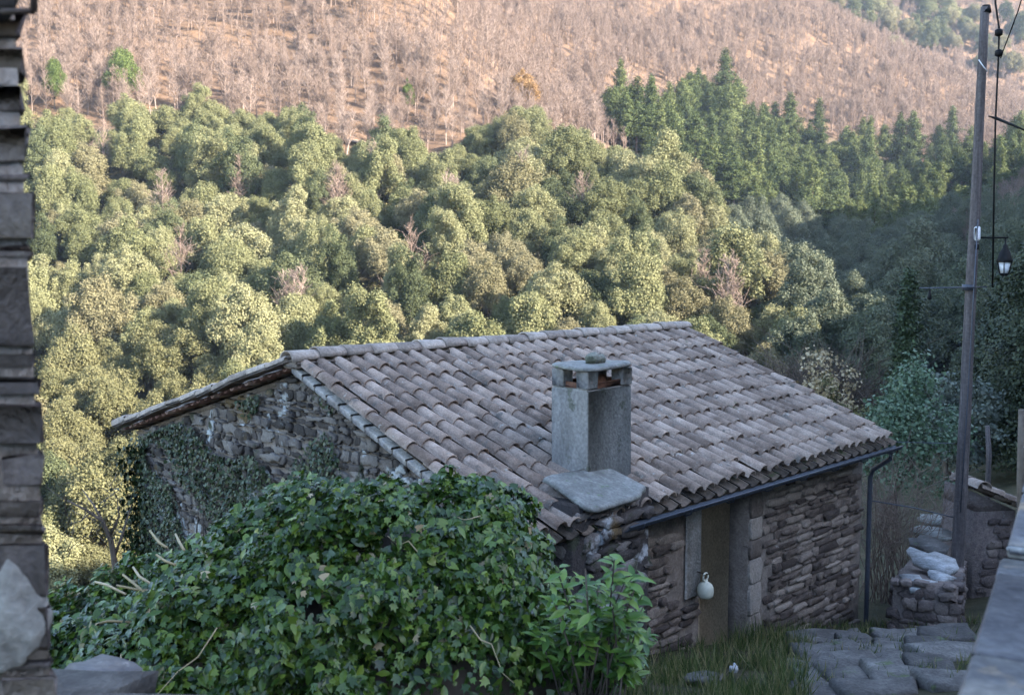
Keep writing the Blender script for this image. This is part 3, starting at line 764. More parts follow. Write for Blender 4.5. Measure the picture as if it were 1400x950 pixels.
# holm oaks of the near spur
def region_label(u, v):
    up = v < 300
    if u < 60: return None
    if v > 480 and u < 330: return 'pale leafy oak low on the slope beside the gable'
    if u < 260: return 'sunlit holm oak in the upper wood under the dry slope' if up else 'sunlit holm oak in the lower wood between near wall and gable'
    if u < 520: return 'sunlit holm oak high in the wood under the pale track' if up else 'sunlit holm oak in the wood just above the gable peak'
    if u < 760: return 'sunlit holm oak of the middle wood under the brown slope' if up else 'sunlit holm oak above the middle of the tiled ridge'
    if u < 930: return 'sunlit holm oak high on the spur left of the pines' if up else 'sunlit holm oak above the far end of the tiled ridge'
    return 'holm oak on the spur edge against the shaded valley'
pts = []
cand = np.c_[rng.uniform(-90, 60, 60000), rng.uniform(62, 178, 60000)]
cz = height(cand[:, 0], cand[:, 1])
cu, cv = proj(np.c_[cand, cz + 2.0])
ok = (cu > -40) & (cu < 1095) & (cv > oak_top(cu)) & (cv < np.interp(cu, [0, 150, 300, 420, 900, 1100], [800, 760, 620, 540, 500, 520]))
# the spur only: not across the gully
edge_y = np.interp(cu, [0, 600, 780, 900, 1000, 1100], [172, 165, 158, 150, 142, 128])
ok &= cand[:, 1] < edge_y
holes = [(535, 335, 26, 26), (500, 420, 30, 22), (150, 150, 45, 35), (60, 160, 35, 50)]
for (hu, hv, ru, rv) in holes: ok &= (((cu - hu) / ru) ** 2 + ((cv - hv) / rv) ** 2) > 1
cand, cz, cu, cv = cand[ok], cz[ok], cu[ok], cv[ok]
kept = []
for i in range(len(cand)):
    dmin = 3.6
    if all((cand[i, 0] - k[0]) ** 2 + (cand[i, 1] - k[1]) ** 2 > dmin * dmin for k in kept):
        kept.append((cand[i, 0], cand[i, 1], cz[i], cu[i], cv[i]))
kept.sort(key=lambda k: k[1])
rest = kept[300:]; kept = kept[:300]
GREEN = oak_mesh(150, M['oakgreen'], 2.6, 2.6); YEL = [oak_mesh(151 + i, M['oakyellow'], 2.6, 2.3) for i in range(2)]
for i, (x, y, z, u, v) in enumerate(kept):
    lab = region_label(u, v) or 'sunlit holm oak half hidden behind the near stone wall'
    s = random.uniform(.7, 1.1) * (1.15 if random.random() < .2 else 1)
    cr = OAKS[(i * 7 + i // 12) % 12]
    if lab.startswith('pale leafy'): cr = YEL[i % 2]
    make_tree('holm_oak', cr, OTR[i % 3], (x, y, z - .9), random.uniform(0, 6.28), (s, s, s * random.uniform(.9, 1.3)), lab, 'tree', 'holm oaks: ' + lab)
if rest:
    Vs, Fs, n0 = [], [], 0
    for i, (x, y, z, u, v) in enumerate(rest):
        me = OAKS[i % 12]; V = np.empty(len(me.vertices) * 3, np.float32); me.vertices.foreach_get('co', V); V = V.reshape(-1, 3)
        Fq = np.empty(len(me.loops), np.int32); me.loops.foreach_get('vertex_index', Fq); Fq = Fq.reshape(-1, 4)
        a_ = random.uniform(0, 6.28); s_ = random.uniform(.64, 1.02); c_, d_ = math.cos(a_) * s_, math.sin(a_) * s_
        Vs.append(np.c_[V[:, 0] * c_ - V[:, 1] * d_ + x, V[:, 0] * d_ + V[:, 1] * c_ + y, V[:, 2] * s_ + z - .9]); Fs.append(Fq + n0); n0 += len(V)
    tag(link('oak_wood', mesh_np('oak_wood', np.concatenate(Vs), np.concatenate(Fs), M['oak'])), 'holm oak wood closing the top of the slope under the bare hill', 'woodland', kind='stuff')
print('oaks', len(kept), len(rest))

uc = np.c_[rng.uniform(-90, 60, 26000), rng.uniform(62, 178, 26000)]
uz = height(uc[:, 0], uc[:, 1]); uu_, uv_ = proj(np.c_[uc, uz])
um = (uu_ > -60) & (uu_ < 1130) & (uv_ > oak_top(uu_) + 12) & np.array([mnoise.noise(Vector((x * .16, y * .16, 1))) > -.12 for x, y in uc])
for (hu, hv, ru, rv) in holes[:2]: um &= (((uu_ - hu) / ru) ** 2 + ((uv_ - hv) / rv) ** 2) > .8
uc, uz = uc[um], uz[um]
UP, UN = [], []
for (x, y), z in zip(uc, uz):
    k = 22; d = unit(rng.normal(0, 1, (k, 3))); d[:, 2] = abs(d[:, 2])
    UP.append(np.array([x, y, z]) + d * np.array([.75, .75, .9]) * rng.uniform(.6, 1.1, (k, 1))); UN.append(d + rng.normal(0, .4, (k, 3)))
UP, UN = np.concatenate(UP), np.concatenate(UN)
V, Fc = scatter(QUAD_V, QUAD_F, UP, UN, rng.uniform(.1, .2, len(UP)))
M['brush'] = leafy('brushwood leaves', [(0.06, 0.05, 0.025), (0.09, 0.09, 0.035), (0.14, 0.13, 0.055), (0.2, 0.16, 0.1)], rough=0.75, trans=0.1, spec=0.1, objvar=0.0)
tag(link('undergrowth', mesh_np('undergrowth', V, Fc, M['brush'])), 'low brushwood growing between the holm oaks', 'undergrowth', kind='stuff')
def ground_at(u, v, y0=20, y1=420):
    """first place where the sight line of a pixel meets the ground"""
    q = ray(u, v); ys = np.linspace(y0, y1, 1600)
    P = q[None] / q[1] * ys[:, None]
    g = height(P[:, 0], P[:, 1]) - P[:, 2]
    k = np.argmax(g > 0)
    return P[k] if g[k] > 0 else P[-1]
def special(name, u, v, y0, crown, trunk, sc, label, cat='tree', group=None, rz=0):
    p = ground_at(u, v, y0); return make_tree(name, crown, trunk, (p[0], p[1], p[2] - .2), rz, sc, label, cat, group)
special('evergreen_tree', 168, 152, 120, GREEN, OTR[0], (1.15, 1.15, 1.6), 'lone rounded green tree standing on the brown slope by the track')
special('evergreen_tree', 75, 150, 120, GREEN, OTR[1], (.7, .7, 1.3), 'small green tree beside the near wall on the brown slope')
special('evergreen_tree', 557, 160, 120, oak_mesh(155, M['oakgreen'], 2.0, 2.6), OTR[2], (.6, .6, .9), 'small green tree alone on the orange bank above the wood')
special('rust_leaved_tree', 716, 165, 150, oak_mesh(156, M['rust'], 2.8, 2.6), OTR[0], (1.2, 1.2, 1.3), 'rust orange tree glowing at the top of the wood')

# bare chestnut wood
def bare_tree(seed, h=7.5, nb=26, sub=3, fat=1.0):
    rr = np.random.default_rng(seed); Vs, Fs, n0 = [], [], 0
    def limb(p0, p1, r0, r1):
        nonlocal n0
        d = unit(p1 - p0); a = unit(np.cross(d, [.1, .2, .97])); b = np.cross(d, a)
        V = []
        for p, r in ((p0, r0), (p1, r1)):
            for k in range(3):
                t = 2 * math.pi * k / 3; V.append(p + r * (a * math.cos(t) + b * math.sin(t)))
        Vs.append(np.array(V)); Fs.append(np.array([[k, (k + 1) % 3, 3 + (k + 1) % 3, 3 + k] for k in range(3)]) + n0); n0 += 6
    for st in range(rr.integers(1, 4)):
        base = np.array([rr.normal(0, .3), rr.normal(0, .3), -.4]); lean = np.array([rr.normal(0, .09), rr.normal(0, .09), 1.0])
        H = h * rr.uniform(.75, 1.1); top = base + lean * H
        limb(base, base + (top - base) * .55, .11, .07); limb(base + (top - base) * .55, top, .07, .025)
        for k in range(nb):
            f = rr.uniform(.25, .98); p = base + (top - base) * f
            an = rr.uniform(0, 6.28); L = (1.15 - f) * H * rr.uniform(.22, .42) + .3
            q = p + L * np.array([math.cos(an) * .55, math.sin(an) * .55, rr.uniform(.55, 1.0)])
            limb(p, q, .045 * fat, .02 * fat)
            for _ in range(sub):
                m_ = p + (q - p) * rr.uniform(.4, 1.0)
                limb(m_, m_ + L * .5 * unit(np.array([rr.normal(0, .7), rr.normal(0, .7), rr.uniform(.3, 1.1)])), .03 * fat, .015 * fat)
    return np.concatenate(Vs), np.concatenate(Fs)
BARE = [bare_tree(300 + i, 7.5, 40, 4, .7) for i in range(6)]
BARE_FAR = [bare_tree(320 + i, 6.5, 26, 4, .8) for i in range(6)]
BARE_ME = [mesh_np('bare_chestnut', v, f, M['palebark']) for v, f in BARE]
cand = np.c_[rng.uniform(-170, 330, 150000), rng.uniform(125, 630, 150000)]
cz = height(cand[:, 0], cand[:, 1]); cu, cv = proj(np.c_[cand, cz + 1])
litc = ((cand[:, 1] < 240) & (cv < oak_top(cu) + 4)) | ((cand[:, 1] > 225) & (cv < pine_top(cu) + 36))
ok = (cu > -60) & (cu < 1460) & (cv > -90) & litc
cand, cz, cu, cv = cand[ok], cz[ok], cu[ok], cv[ok]
order = np.argsort(cand[:, 1] + rng.uniform(0, 6, len(cand)))
cell = {}; bare = []
for i in rng.permutation(len(cand)):
    x, y = cand[i]
    # thin where the orange bank shows bare ground
    bank = abs(cv[i] - oak_top(cu[i]) + 22) < 30 and 150 < cu[i] < 690 and y < 240
    if bank and rng.random() < .55: continue
    dm = 2.3 if y < 250 else (2.8 if y < 380 else 4.0)
    k = (int(x // dm), int(y // dm))
    if any((k[0] + a, k[1] + b) in cell and (cell[(k[0] + a, k[1] + b)][0] - x) ** 2 + (cell[(k[0] + a, k[1] + b)][1] - y) ** 2 < dm * dm * .8 for a in (-1, 0, 1) for b in (-1, 0, 1)): continue
    cell[k] = (x, y); bare.append((x, y, cz[i], cu[i], cv[i]))
bare.sort(key=lambda t: t[1])
print('bare', len(bare))
def bare_label(u, v):
    if u < 330: return 'bare pale chestnut at the foot of the brown slope above the lone green tree'
    if u < 560: return 'bare pale chestnut on the orange bank above the track'
    return 'bare pale chestnut on the slope between orange bank and pines'
for i, (x, y, z, u, v) in enumerate(bare[:300]):
    o = link('bare_chestnut', BARE_ME[i % 6]); s = random.uniform(.7, 1.15)
    o.location = (x, y, z); o.rotation_euler = (0, 0, random.uniform(0, 6.28)); o.scale = (s, s, s)
    lb = bare_label(u, v); tag(o, lb, 'tree', 'bare trees: ' + lb)
Vs, Fs, n0 = [], [], 0
for i, (x, y, z, u, v) in enumerate(bare[300:]):
    V, Fc = BARE_FAR[i % 6]; a = random.uniform(0, 6.28); s = random.uniform(.7, 1.15)
    c, s_ = math.cos(a) * s, math.sin(a) * s
    Vs.append(np.c_[V[:, 0] * c - V[:, 1] * s_ + x, V[:, 0] * s_ + V[:, 1] * c + y, V[:, 2] * s + z]); Fs.append(Fc + n0); n0 += len(V)
tag(link('bare_woodland', mesh_np('bare_woodland', np.concatenate(Vs), np.concatenate(Fs), M['palebark'])), 'dense bare chestnut woodland covering the upper brown slopes', 'woodland', kind='stuff')

# bare trees standing inside the oak wood, green patches, the pale track and a rock ledge
for i, (u, v) in enumerate([(418, 300), (560, 420), (612, 320), (330, 305), (465, 330), (800, 330), (250, 420), (700, 300), (400, 470), (965, 460), (1000, 480), (520, 280), (220, 330), (140, 250)]):
    p = ground_at(u, v, 60); o = link('bare_tree', BARE_ME[i % 6]); o.location = tuple(p); o.scale = (1.15, 1.15, 1.2); o.rotation_euler = (0, 0, i * 1.3)
    tag(o, 'bare pale tree standing among the lit holm oaks', 'tree', 'bare trees among the oaks')
for i, (u, v) in enumerate([(350, 480), (330, 475), (533, 345), (760, 285)]):
    p = ground_at(u, v, 60); ss = .55
    make_tree('green_bush', GREEN, None, (p[0], p[1], p[2] - .3), i * 2.0, (ss * 1.3, ss * 1.3, ss * .8), ['fresh green bush just above the left roof slope', 'fresh green bush above the left roof slope, the more leftward one', 'bright green bush by the grassy clearing in the wood', 'fresh green bush inside the upper oak wood'][i], 'bush')
def strip(name, pts, wd, m, dz=.12):
    Vs = []
    for k, (x, y) in enumerate(pts):
        x2, y2 = pts[min(k + 1, len(pts) - 1)]; x1, y1 = pts[max(k - 1, 0)]
        d = unit(np.array([x2 - x1, y2 - y1])); nn_ = np.array([-d[1], d[0]])
        zc_ = hz(x, y) + dz
        for q in (-1, 1): Vs.append([x + nn_[0] * wd * q, y + nn_[1] * wd * q, zc_ + (.5 if q > 0 else -.1)])
    mb = MB(); mb.add(Vs, [[2 * k, 2 * k + 1, 2 * k + 3, 2 * k + 2] for k in range(len(pts) - 1)]); return link(name, mb.mesh(name, m))
M['track'] = rocky('pale gravel track', (0.16, 0.115, 0.08), (0.24, 0.18, 0.13), (0.34, 0.26, 0.2), scale=1.5, island=0, bump=.3)
def trackpts(px):
    out = []
    for (u, v) in px: p = ground_at(u, v, 100); out.append((p[0], p[1]))
    P = [out[0]]
    for a_, b_ in zip(out[:-1], out[1:]):
        for f in (.25, .5, .75, 1): P.append((a_[0] + (b_[0] - a_[0]) * f, a_[1] + (b_[1] - a_[1]) * f))
    return P
tag(strip('track', trackpts([(150, 152), (210, 154), (270, 158), (330, 164), (380, 176), (430, 188), (500, 198), (560, 204)]), 1.3, M['track']), kind='structure')
p = ground_at(535, 340, 60); GV_ = []
for j in range(9):
    for i in range(9):
        x_, y_ = p[0] + (i - 4) * .75, p[1] + (j - 4) * 1.1; GV_.append((x_, y_, hz(x_, y_) + .12))
ii = np.arange(81).reshape(9, 9); ff = np.stack([ii[:-1, :-1], ii[:-1, 1:], ii[1:, 1:], ii[1:, :-1]], -1).reshape(-1, 4)
M['lawn'] = rocky('clearing grass', (0.05, 0.08, 0.02), (0.09, 0.135, 0.03), (0.15, 0.19, 0.05), scale=2, island=0, bump=.6)
tag(link('meadow', mesh_np('meadow', GV_, ff, M['lawn'])), 'small bright grassy clearing in the oak wood', 'grass', kind='stuff')
p = ground_at(500, 432, 60); mb = MB()
for i in range(7): mb.addnp(*boulder(p + np.array([rng.normal(0, 1.3), rng.normal(0, .6), rng.uniform(-.3, .8)]), rng.uniform(.5, 1.1), .7, rng.uniform(.4, .9), 20 + i, 2, .5))
tag(link('rock_ledge', mb.mesh('rock_ledge', M['step'])), 'grey rock ledge showing between oaks above the ridge', 'rock')
far_px = [(1160, 40, 1.5), (1200, 30, 1.8), (1240, 60, 1.5), (1290, 70, 1.6), (1110, 8, 1.5), (1180, 12, 1.6), (1260, 20, 1.9), (1310, 40, 1.6), (1385, 110, 1.7), (1345, 80, 1.6), (1220, 78, 1.4), (1395, 50, 1.6)]
far_px += [(random.uniform(1080, 1400), 0, random.uniform(1.1, 1.7)) for _ in range(60)]
far_px = [(u, v if v else random.uniform(-10, max(10, (u - 1080) * .42)), c) for u, v, c in far_px]
for i, (u, v, sc_) in enumerate(far_px):
    yy = 372
    p = ground_at(u, v, yy, 620)
    make_tree('evergreen_tree', OAKS[i % 3 + 3], None, tuple(p), i, (sc_, sc_, sc_), 'green tree scattered on the farthest hill behind the pole', 'tree', 'green trees on the farthest hill')

# pines on the far slope
def pine_mesh(seed, h=13, r=2.4, z0=3.2, n=26, leaf=.42, mat=None, per=40, pw=2.2, rag=1.0):
    rr = np.random.default_rng(seed); P, N = [], []
    for i in range(n):
        f = i / (n - 1); z = z0 + (h - z0) * f
        R_ = r * (1 - f ** pw) ** .8 * (1 + rag * rr.uniform(-.55, .25)) + .3 * rag
        a0 = rr.uniform(0, 6.28)
        for b in range(6):
            a = a0 + b * 1.047 + rr.normal(0, .2); L = R_ * (1 + rag * rr.uniform(-.65, .2))
            m = max(4, int(per * L / 8))
            t = rr.uniform(.15, 1, m) ** .7
            p = np.c_[np.cos(a) * L * t, np.sin(a) * L * t, z - .25 * L * t + .12 * L * t * t] + rr.normal(0, .13 * min(r, 2.4), (m, 3))
            P.append(p); N.append(np.c_[np.cos(a) * .5 + 0 * t, np.sin(a) * .5 + 0 * t, .55 + 0 * t] + rr.normal(0, .4, (m, 3)))
    P, N = np.concatenate(P), np.concatenate(N)
    global rng
    keep = rng; rng = rr
    sz = rr.uniform(.6, 1.2, len(P)) * leaf
    V, Fc = scatter(QUAD_V, QUAD_F, P, N, np.c_[sz * .8, sz * 1.2]); rng = keep
    return mesh_np('crown', V, Fc, mat or M['pine'])
PINES = [pine_mesh(400 + i, h=12 + 1.6 * i, r=1.9 + .35 * (i % 3), z0=4.2 + 1.5 * (i % 3), n=15 + 2 * i, leaf=.2, per=420) for i in range(5)]
def straight_trunk(h, r, mat):
    mb = MB(); mb.tube([(0, 0, -.8), (.05, .03, h * .5), (0, 0, h)], [r, r * .75, r * .15], 6); return mb.mesh('trunk', mat)
PTR = [straight_trunk(11 + 1.2 * i, .17, M['pinebark']) for i in range(5)]
cand = np.c_[rng.uniform(20, 190, 30000), rng.uniform(200, 330, 30000)]
cz = height(cand[:, 0], cand[:, 1]); cu, cv = proj(np.c_[cand, cz])
ok = (cu > 790) & (cu < 1450) & (cv > pine_top(cu) + 42 + 26 * np.sin(cand[:, 0] * .23)) & (cv < np.interp(cu, [790, 900, 1050, 1150, 1450], [215, 270, 335, 365, 365])) & (cand[:, 1] > 198)
kept = []
for i in np.flatnonzero(ok):
    if all((cand[i, 0] - k[0]) ** 2 + (cand[i, 1] - k[1]) ** 2 > 3.3 ** 2 for k in kept): kept.append((cand[i, 0], cand[i, 1], cz[i], cu[i], cv[i]))
kept.sort(key=lambda k: k[1]); kept = kept[:300]
print('pines', len(kept))
for i, (x, y, z, u, v) in enumerate(kept):
    lb = ('tall pine in the upper rows under the bare wood' if v < 210 else 'tall pine near the shaded valley foot') if u < 1150 else 'tall pine on the far slope beside the utility pole'
    make_tree('pine_tree', PINES[i % 5], PTR[i % 5], (x, y, z - .3), random.uniform(0, 6.28), (random.uniform(.85, 1.4),) * 2 + (random.uniform(.55, 1.05),), lb, 'tree', 'pines: ' + lb)

# broadleaf trees down in the shaded valley
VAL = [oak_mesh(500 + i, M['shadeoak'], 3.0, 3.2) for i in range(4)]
cand = np.c_[rng.uniform(15, 130, 30000), rng.uniform(70, 215, 30000)]
cz = height(cand[:, 0], cand[:, 1]); cu, cv = proj(np.c_[cand, cz + 2])
ok = (cu > 1000) & (cu < 1440) & (cv > 315) & (cv < 540) & (cand[:, 1] > np.interp(cu, [1000, 1060, 1100, 1440], [150, 135, 80, 70]))
kept = []
for i in np.flatnonzero(ok):
    if all((cand[i, 0] - k[0]) ** 2 + (cand[i, 1] - k[1]) ** 2 > 4.6 ** 2 for k in kept): kept.append((cand[i, 0], cand[i, 1], cz[i], cu[i], cv[i]))
print('valley', len(kept))
kept.sort(key=lambda k: k[1])
for i, (x, y, z, u, v) in enumerate(kept[:200]):
    s = random.uniform(.8, 1.2)
    lb = 'bushy tree low in the shaded valley behind the cypress' if u > 1180 else 'bushy tree in the shaded valley between roof and pines'
    make_tree('valley_tree', VAL[i % 4], OTR[i % 3], (x, y, z - .3), random.uniform(0, 6.28), (s, s, s * 1.15), lb, 'tree', 'valley trees: ' + lb)

for i, (u, v, vt, Y) in enumerate([(1240, 470, 318, 118), (1300, 470, 380, 108), (1150, 500, 435, 100), (1110, 470, 385, 118)]):
    q = at(u, v, Y); g = hz(q[0], q[1]); H = at(u, vt, Y)[2] - g
    k = H / 6.6; wk = min(1.5, max(.6, k * .8))
    make_tree('valley_tree', VAL[i], OTR[i % 3], (q[0], q[1], g), i, (wk, wk, k), ['broad tall tree lifting its top into the light above the cypress', 'tall tree with a lit top just left of the pole crossbar', 'small tree with a lit top above the right end of the roof', 'slim tree with a lit top against the shaded spur'][i], 'tree')

# ------------------------------------------------------------------ garden trees at the right
p = at(1238, 560, 36.0); p[2] = hz(p[0], p[1])
cy = pine_mesh(601, h=7.2, r=.75, z0=.2, n=90, leaf=.08, mat=M['cypress'], per=900, pw=1.25, rag=.35)
make_tree('cypress_tree', cy, straight_trunk(6, .12, M['bark']), tuple(p), .4, (1, 1, (at(1238, 372, 36.0)[2] - p[2]) / 7.2), 'slender dark green cypress rising behind the tiled roof', 'tree')
def bush(name, u, v, Y, r, h, mat, seed, label, leaf=.1, per=500, cat='shrub', trunk=True, nl=26):
    q = at(u, v, Y); g = hz(q[0], q[1])
    cr = oak_mesh(seed, mat, rx=r, rz=h * .58, z0=h * .02, nl=nl, leaf=leaf * .6, per=per / (r * r) * 5.5)
    return make_tree(name, cr, trunk_mesh(h * .45, .07, M['bark'], 4, seed, r * .5) if trunk else None, (q[0], q[1], g), 0, (1, 1, 1), label, cat)
bush('olive_tree', 1225, 665, 24, 1.6, 3.5, M['olive'], 611, 'blue green rounded olive tree between the roof corner and the pole', leaf=.095, per=1300, cat='tree')
bush('grey_shrub', 1292, 560, 30, 1.3, 3.3, M['greybush'], 612, 'grey green shrub close left of the pole', leaf=.13, per=700)
for i, (u, vt, Y, r, m_, lb) in enumerate([(1105, 497, 46, 1.7, 'straw', 'dry straw coloured thicket just beyond the far roof corner'), (1150, 503, 44, 1.5, 'straw', 'dry straw thicket half hidden by the roof slope'), (1185, 528, 42, 1.0, 'oakyellow', 'yellowish dry shrub beside the cypress beyond the roof')]):
    q = at(u, vt, Y); g = hz(q[0], q[1]); h = max(1.5, q[2] - g)
    make_tree('dry_shrub', oak_mesh(613 + i, M[m_], rx=r, rz=h * .58, z0=.02, nl=30, leaf=.09, per=900 / r), None, (q[0], q[1], g), 0, (1, 1, 1), lb, 'shrub')
for i, (u, v, Y, r, vt) in enumerate([(1378, 640, 34, 1.5, 375), (1345, 640, 40, 1.2, 455), (1415, 640, 30, 1.5, 330)]):
    q = at(u, v, Y); g = hz(q[0], q[1]); h = at(u, vt, Y)[2] - g
    make_tree('dark_conifer', pine_mesh(620 + i, h=h, r=r, z0=.5, n=40, leaf=.075, mat=M['darkfir'], per=1500), straight_trunk(h * .9, .15, M['bark']), (q[0], q[1], g), 0, (1, 1, 1),
              ['tall dark conifer right of the pole under the lantern', 'shorter dark conifer just behind the pole', 'dark conifer cut by the picture edge behind the slabs'][i], 'tree')
def twiggy(seed, h, n, spread, r=.012, mat=None, sub=4):
    rr = np.random.default_rng(seed); mb = MB()
    for i in range(n):
        a = rr.uniform(0, 6.28); L = h * rr.uniform(.6, 1); b = np.array([rr.normal(0, spread * .25), rr.normal(0, spread * .25), 0])
        e = b + np.array([math.cos(a) * spread * rr.uniform(.2, .7), math.sin(a) * spread * rr.uniform(.2, .7), L])
        mid = (b + e) / 2 + rr.normal(0, .06 * h, 3)
        mb.tube([b, mid, e], [r, r * .7, r * .3], 4, False)
        for _ in range(sub):
            t = rr.uniform(.35, .95); p = (b + (mid - b) * 2 * t) if t < .5 else (mid + (e - mid) * (2 * t - 1))
            q = p + np.array([rr.normal(0, .18 * h), rr.normal(0, .18 * h), rr.uniform(.05, .3) * h])
            mb.tube([p, q], [r * .5, r * .2], 3, False)
    return mb.mesh('branches', mat or M['twig'])
q = at(1125, 484, 49); g = hz(q[0], q[1])
o = link('bare_thicket', twiggy(702, max(2, q[2] - g), 240, 3.4, .045, M['twig'], 8)); o.location = (q[0], q[1], g); tag(o, 'dark brown leafless thicket above the dry straw thickets', 'shrub')
q = at(1215, 760, 15.5); g = hz(q[0], q[1])
o = link('bare_shrub', twiggy(701, 2.3, 60, 1.0, .008, M['palebark'], 7)); o.location = (q[0], q[1], g)
tag(o, 'grey leafless shrub beside the downpipe corner of the house', 'shrub')
# small dark sapling at the left of the gable
q = at(160, 800, 11.5)
mb = MB(); rr = np.random.default_rng(5)
def sap(pts, r0, r1): mb.tube([at(u, v, Y) for u, v, Y in pts], list(np.linspace(r0, r1, len(pts))), 6)
sap([(168, 880, 10.5), (160, 790, 10.5), (152, 740, 10.5), (140, 712, 10.5), (118, 697, 10.4), (92, 684, 10.3)], .04, .008)
sap([(156, 760, 10.5), (166, 735, 10.6), (172, 715, 10.6), (180, 690, 10.7)], .022, .005)
sap([(142, 716, 10.5), (128, 690, 10.6), (112, 668, 10.6)], .016, .004)
sap([(150, 735, 10.5), (163, 705, 10.5), (160, 680, 10.5)], .014, .004)
sap([(125, 700, 10.45), (110, 712, 10.4), (95, 716, 10.4)], .01, .003)
for i in range(22):
    u, v = rr.uniform(90, 175), rr.uniform(665, 760)
    sap([(u, v, 10.5), (u + rr.normal(0, 10), v - rr.uniform(8, 22), 10.5 + rr.normal(0, .1)), (u + rr.normal(0, 22), v - rr.uniform(20, 40), 10.5 + rr.normal(0, .2))], .006, .002)
tag(link('bare_sapling', mb.mesh('bare_sapling', M['bark'])), 'dark leafless sapling between the near wall and the gable', 'tree')

# ------------------------------------------------------------------ ivy
IV = np.array([(0, -.1, 0), (-.18, -.42, .03), (-.5, -.3, .0), (-.34, -.02, .05), (-.46, .3, .0), (-.17, .2, .05), (0, .62, -.06), (.17, .2, .05), (.46, .3, 0), (.34, -.02, .05), (.5, -.3, 0), (.18, -.42, .03)])
IF = np.array([[0, i, i + 1] for i in range(1, 11)] + [[0, 11, 1]])[:, ::-1]
LV = np.array([(0, -.5, 0), (-.16, -.25, .05), (-.2, .02, .06), (-.12, .3, .02), (0, .55, -.08), (.12, .3, .02), (.2, .02, .06), (.16, -.25, .05), (0, -.2, 0), (0, .1, 0.0), (0, .34, -.03)])
LF = np.array([[0, 8, 1], [1, 8, 2], [8, 9, 2], [2, 9, 3], [9, 10, 3], [3, 10, 4], [0, 7, 8], [7, 6, 8], [8, 6, 9], [6, 5, 9], [9, 5, 10], [5, 4, 10]])[:, ::-1]
# crest of the mound as seen, at depth 6.7
CR_U = [60, 120, 180, 250, 300, 350, 400, 450, 520, 570, 615, 660, 695, 722, 745, 775]
CR_V = [830, 800, 775, 742, 712, 690, 668, 655, 648, 652, 645, 656, 676, 700, 735, 800]
def mound(a, t):
    """a in pixels across, t 0 crest .. 1 foot; returns point on the ivy mound"""
    zc = np.interp(a, CR_U, CR_V)
    Yc = 7.0 - .0006 * (a - 420)
    P0 = np.stack([(at(u_, v_, y_)) for u_, v_, y_ in zip(a, zc, Yc)])
    depth = np.interp(a, [60, 300, 700, 800], [1.9, 2.1, 1.3, .5])
    drop = np.interp(a, [60, 300, 650, 760, 800], [.55, .95, 1.2, 1.0, .6])
    return P0 + np.stack([0 * a + (a - 430) / 400 * .15 * t, -depth * (t ** .85), -drop * (t ** 1.6)], 1)
NL = 44000
a = rng.uniform(70, 768, NL); t = rng.uniform(-.06, 1, NL) ** 1.0; t = np.clip(t, 0, 1)
P = mound(a, t); ea = 2.0
Pa = mound(a + 3, t); Pt = mound(a, np.clip(t + .02, 0, 1.03))
nn = unit(np.cross(Pt - P, Pa - P)); nn = np.where(nn[:, 2:3] < 0, -nn, nn)
lump = np.array([mnoise.noise(Vector(p) * 2.2) * .2 + mnoise.noise(Vector(p) * 6.5) * .12 for p in P])
P = P + nn * (lump + rng.uniform(-.16, .05, NL))[:, None]
N = nn * .75 + np.array([0, -.15, .35]) + rng.normal(0, .42, (NL, 3))
sz = rng.uniform(.025, .072, NL)
D = np.array([0, -.5, -.8]) + rng.normal(0, .5, (NL, 3))
holes_ = np.array([mnoise.noise(Vector(p) * 3.1 + Vector((9, 2, 4))) for p in P])
kp = (holes_ < .3) & ~((t > .62) & (a > 540) & (rng.random(NL) < np.clip((t - .55) * 2.6, 0, .93)))
dead = kp & (rng.random(NL) < .012)
lan = kp & ~dead & (rng.random(NL) < .35); ivl = kp & ~dead & ~lan
V, Fc = scatter(IV, IF, P[ivl], N[ivl], np.c_[sz, sz * 1.05][ivl], D[ivl])
Vl, Fl = scatter(LV, LF, P[lan], N[lan], np.c_[sz * 1.7, sz * 1.5][lan], D[lan])
V, Fc = np.concatenate([V, Vl]), np.concatenate([Fc, Fl + len(V)])
Vd, Fd = scatter(IV, IF, P[dead], N[dead] + rng.normal(0, .4, (dead.sum(), 3)), np.c_[sz, sz][dead], D[dead])
q = P.mean(0)
ivy = empty('ivy_bush', (float(q[0]), float(q[1]), -2.6)); tag(ivy, 'broad glossy dark green ivy mound in front of the gable', 'bush')
wpart('foliage', mesh_np('foliage', V, Fc, M['ivy']), ivy)
wpart('dead_leaves', mesh_np('dead_leaves', Vd, Fd, M['straw']), ivy)
# woody core under the leaves
na, nt = 60, 24
AA, TT = np.meshgrid(np.linspace(66, 772, na), np.linspace(0, 1, nt))
Pc = mound(AA.ravel(), TT.ravel()) - np.array([0, -.08, .34])
Pb = Pc.copy().reshape(nt, na, 3)
back = Pb[0] + np.array([0, .9, -1.6]); foot = Pb[-1] + np.array([0, .05, -.9])
G = np.concatenate([back[None], Pb, foot[None]]); G = G + rng.normal(0, .015, G.shape)
ii = np.arange((nt + 2) * na).reshape(nt + 2, na)
wpart('woody_core', mesh_np('woody_core', G.reshape(-1, 3), np.stack([ii[:-1, :-1], ii[:-1, 1:], ii[1:, 1:], ii[1:, :-1]], -1).reshape(-1, 4), M['twig']), ivy)
mb = MB()
for i in range(8):
    a0, t0 = rng.uniform(90, 760), rng.uniform(.05, .95)
    pts = []; da, dt = rng.normal(0, 18), rng.normal(0, .05)
    for k in range(5):
        aa = np.clip(a0 + da * k, 66, 766); tt = np.clip(t0 + dt * k, 0, 1)
        pts.append(mound(np.array([aa]), np.array([tt]))[0] + np.array([0, -.03, .07 + rng.normal(0, .03)]))
    mb = MB(); mb.tube(pts, [.005, .005, .004, .003, .002], 4); wpart('dry_stem', mb.mesh('dry_stem', M['straw']), ivy)
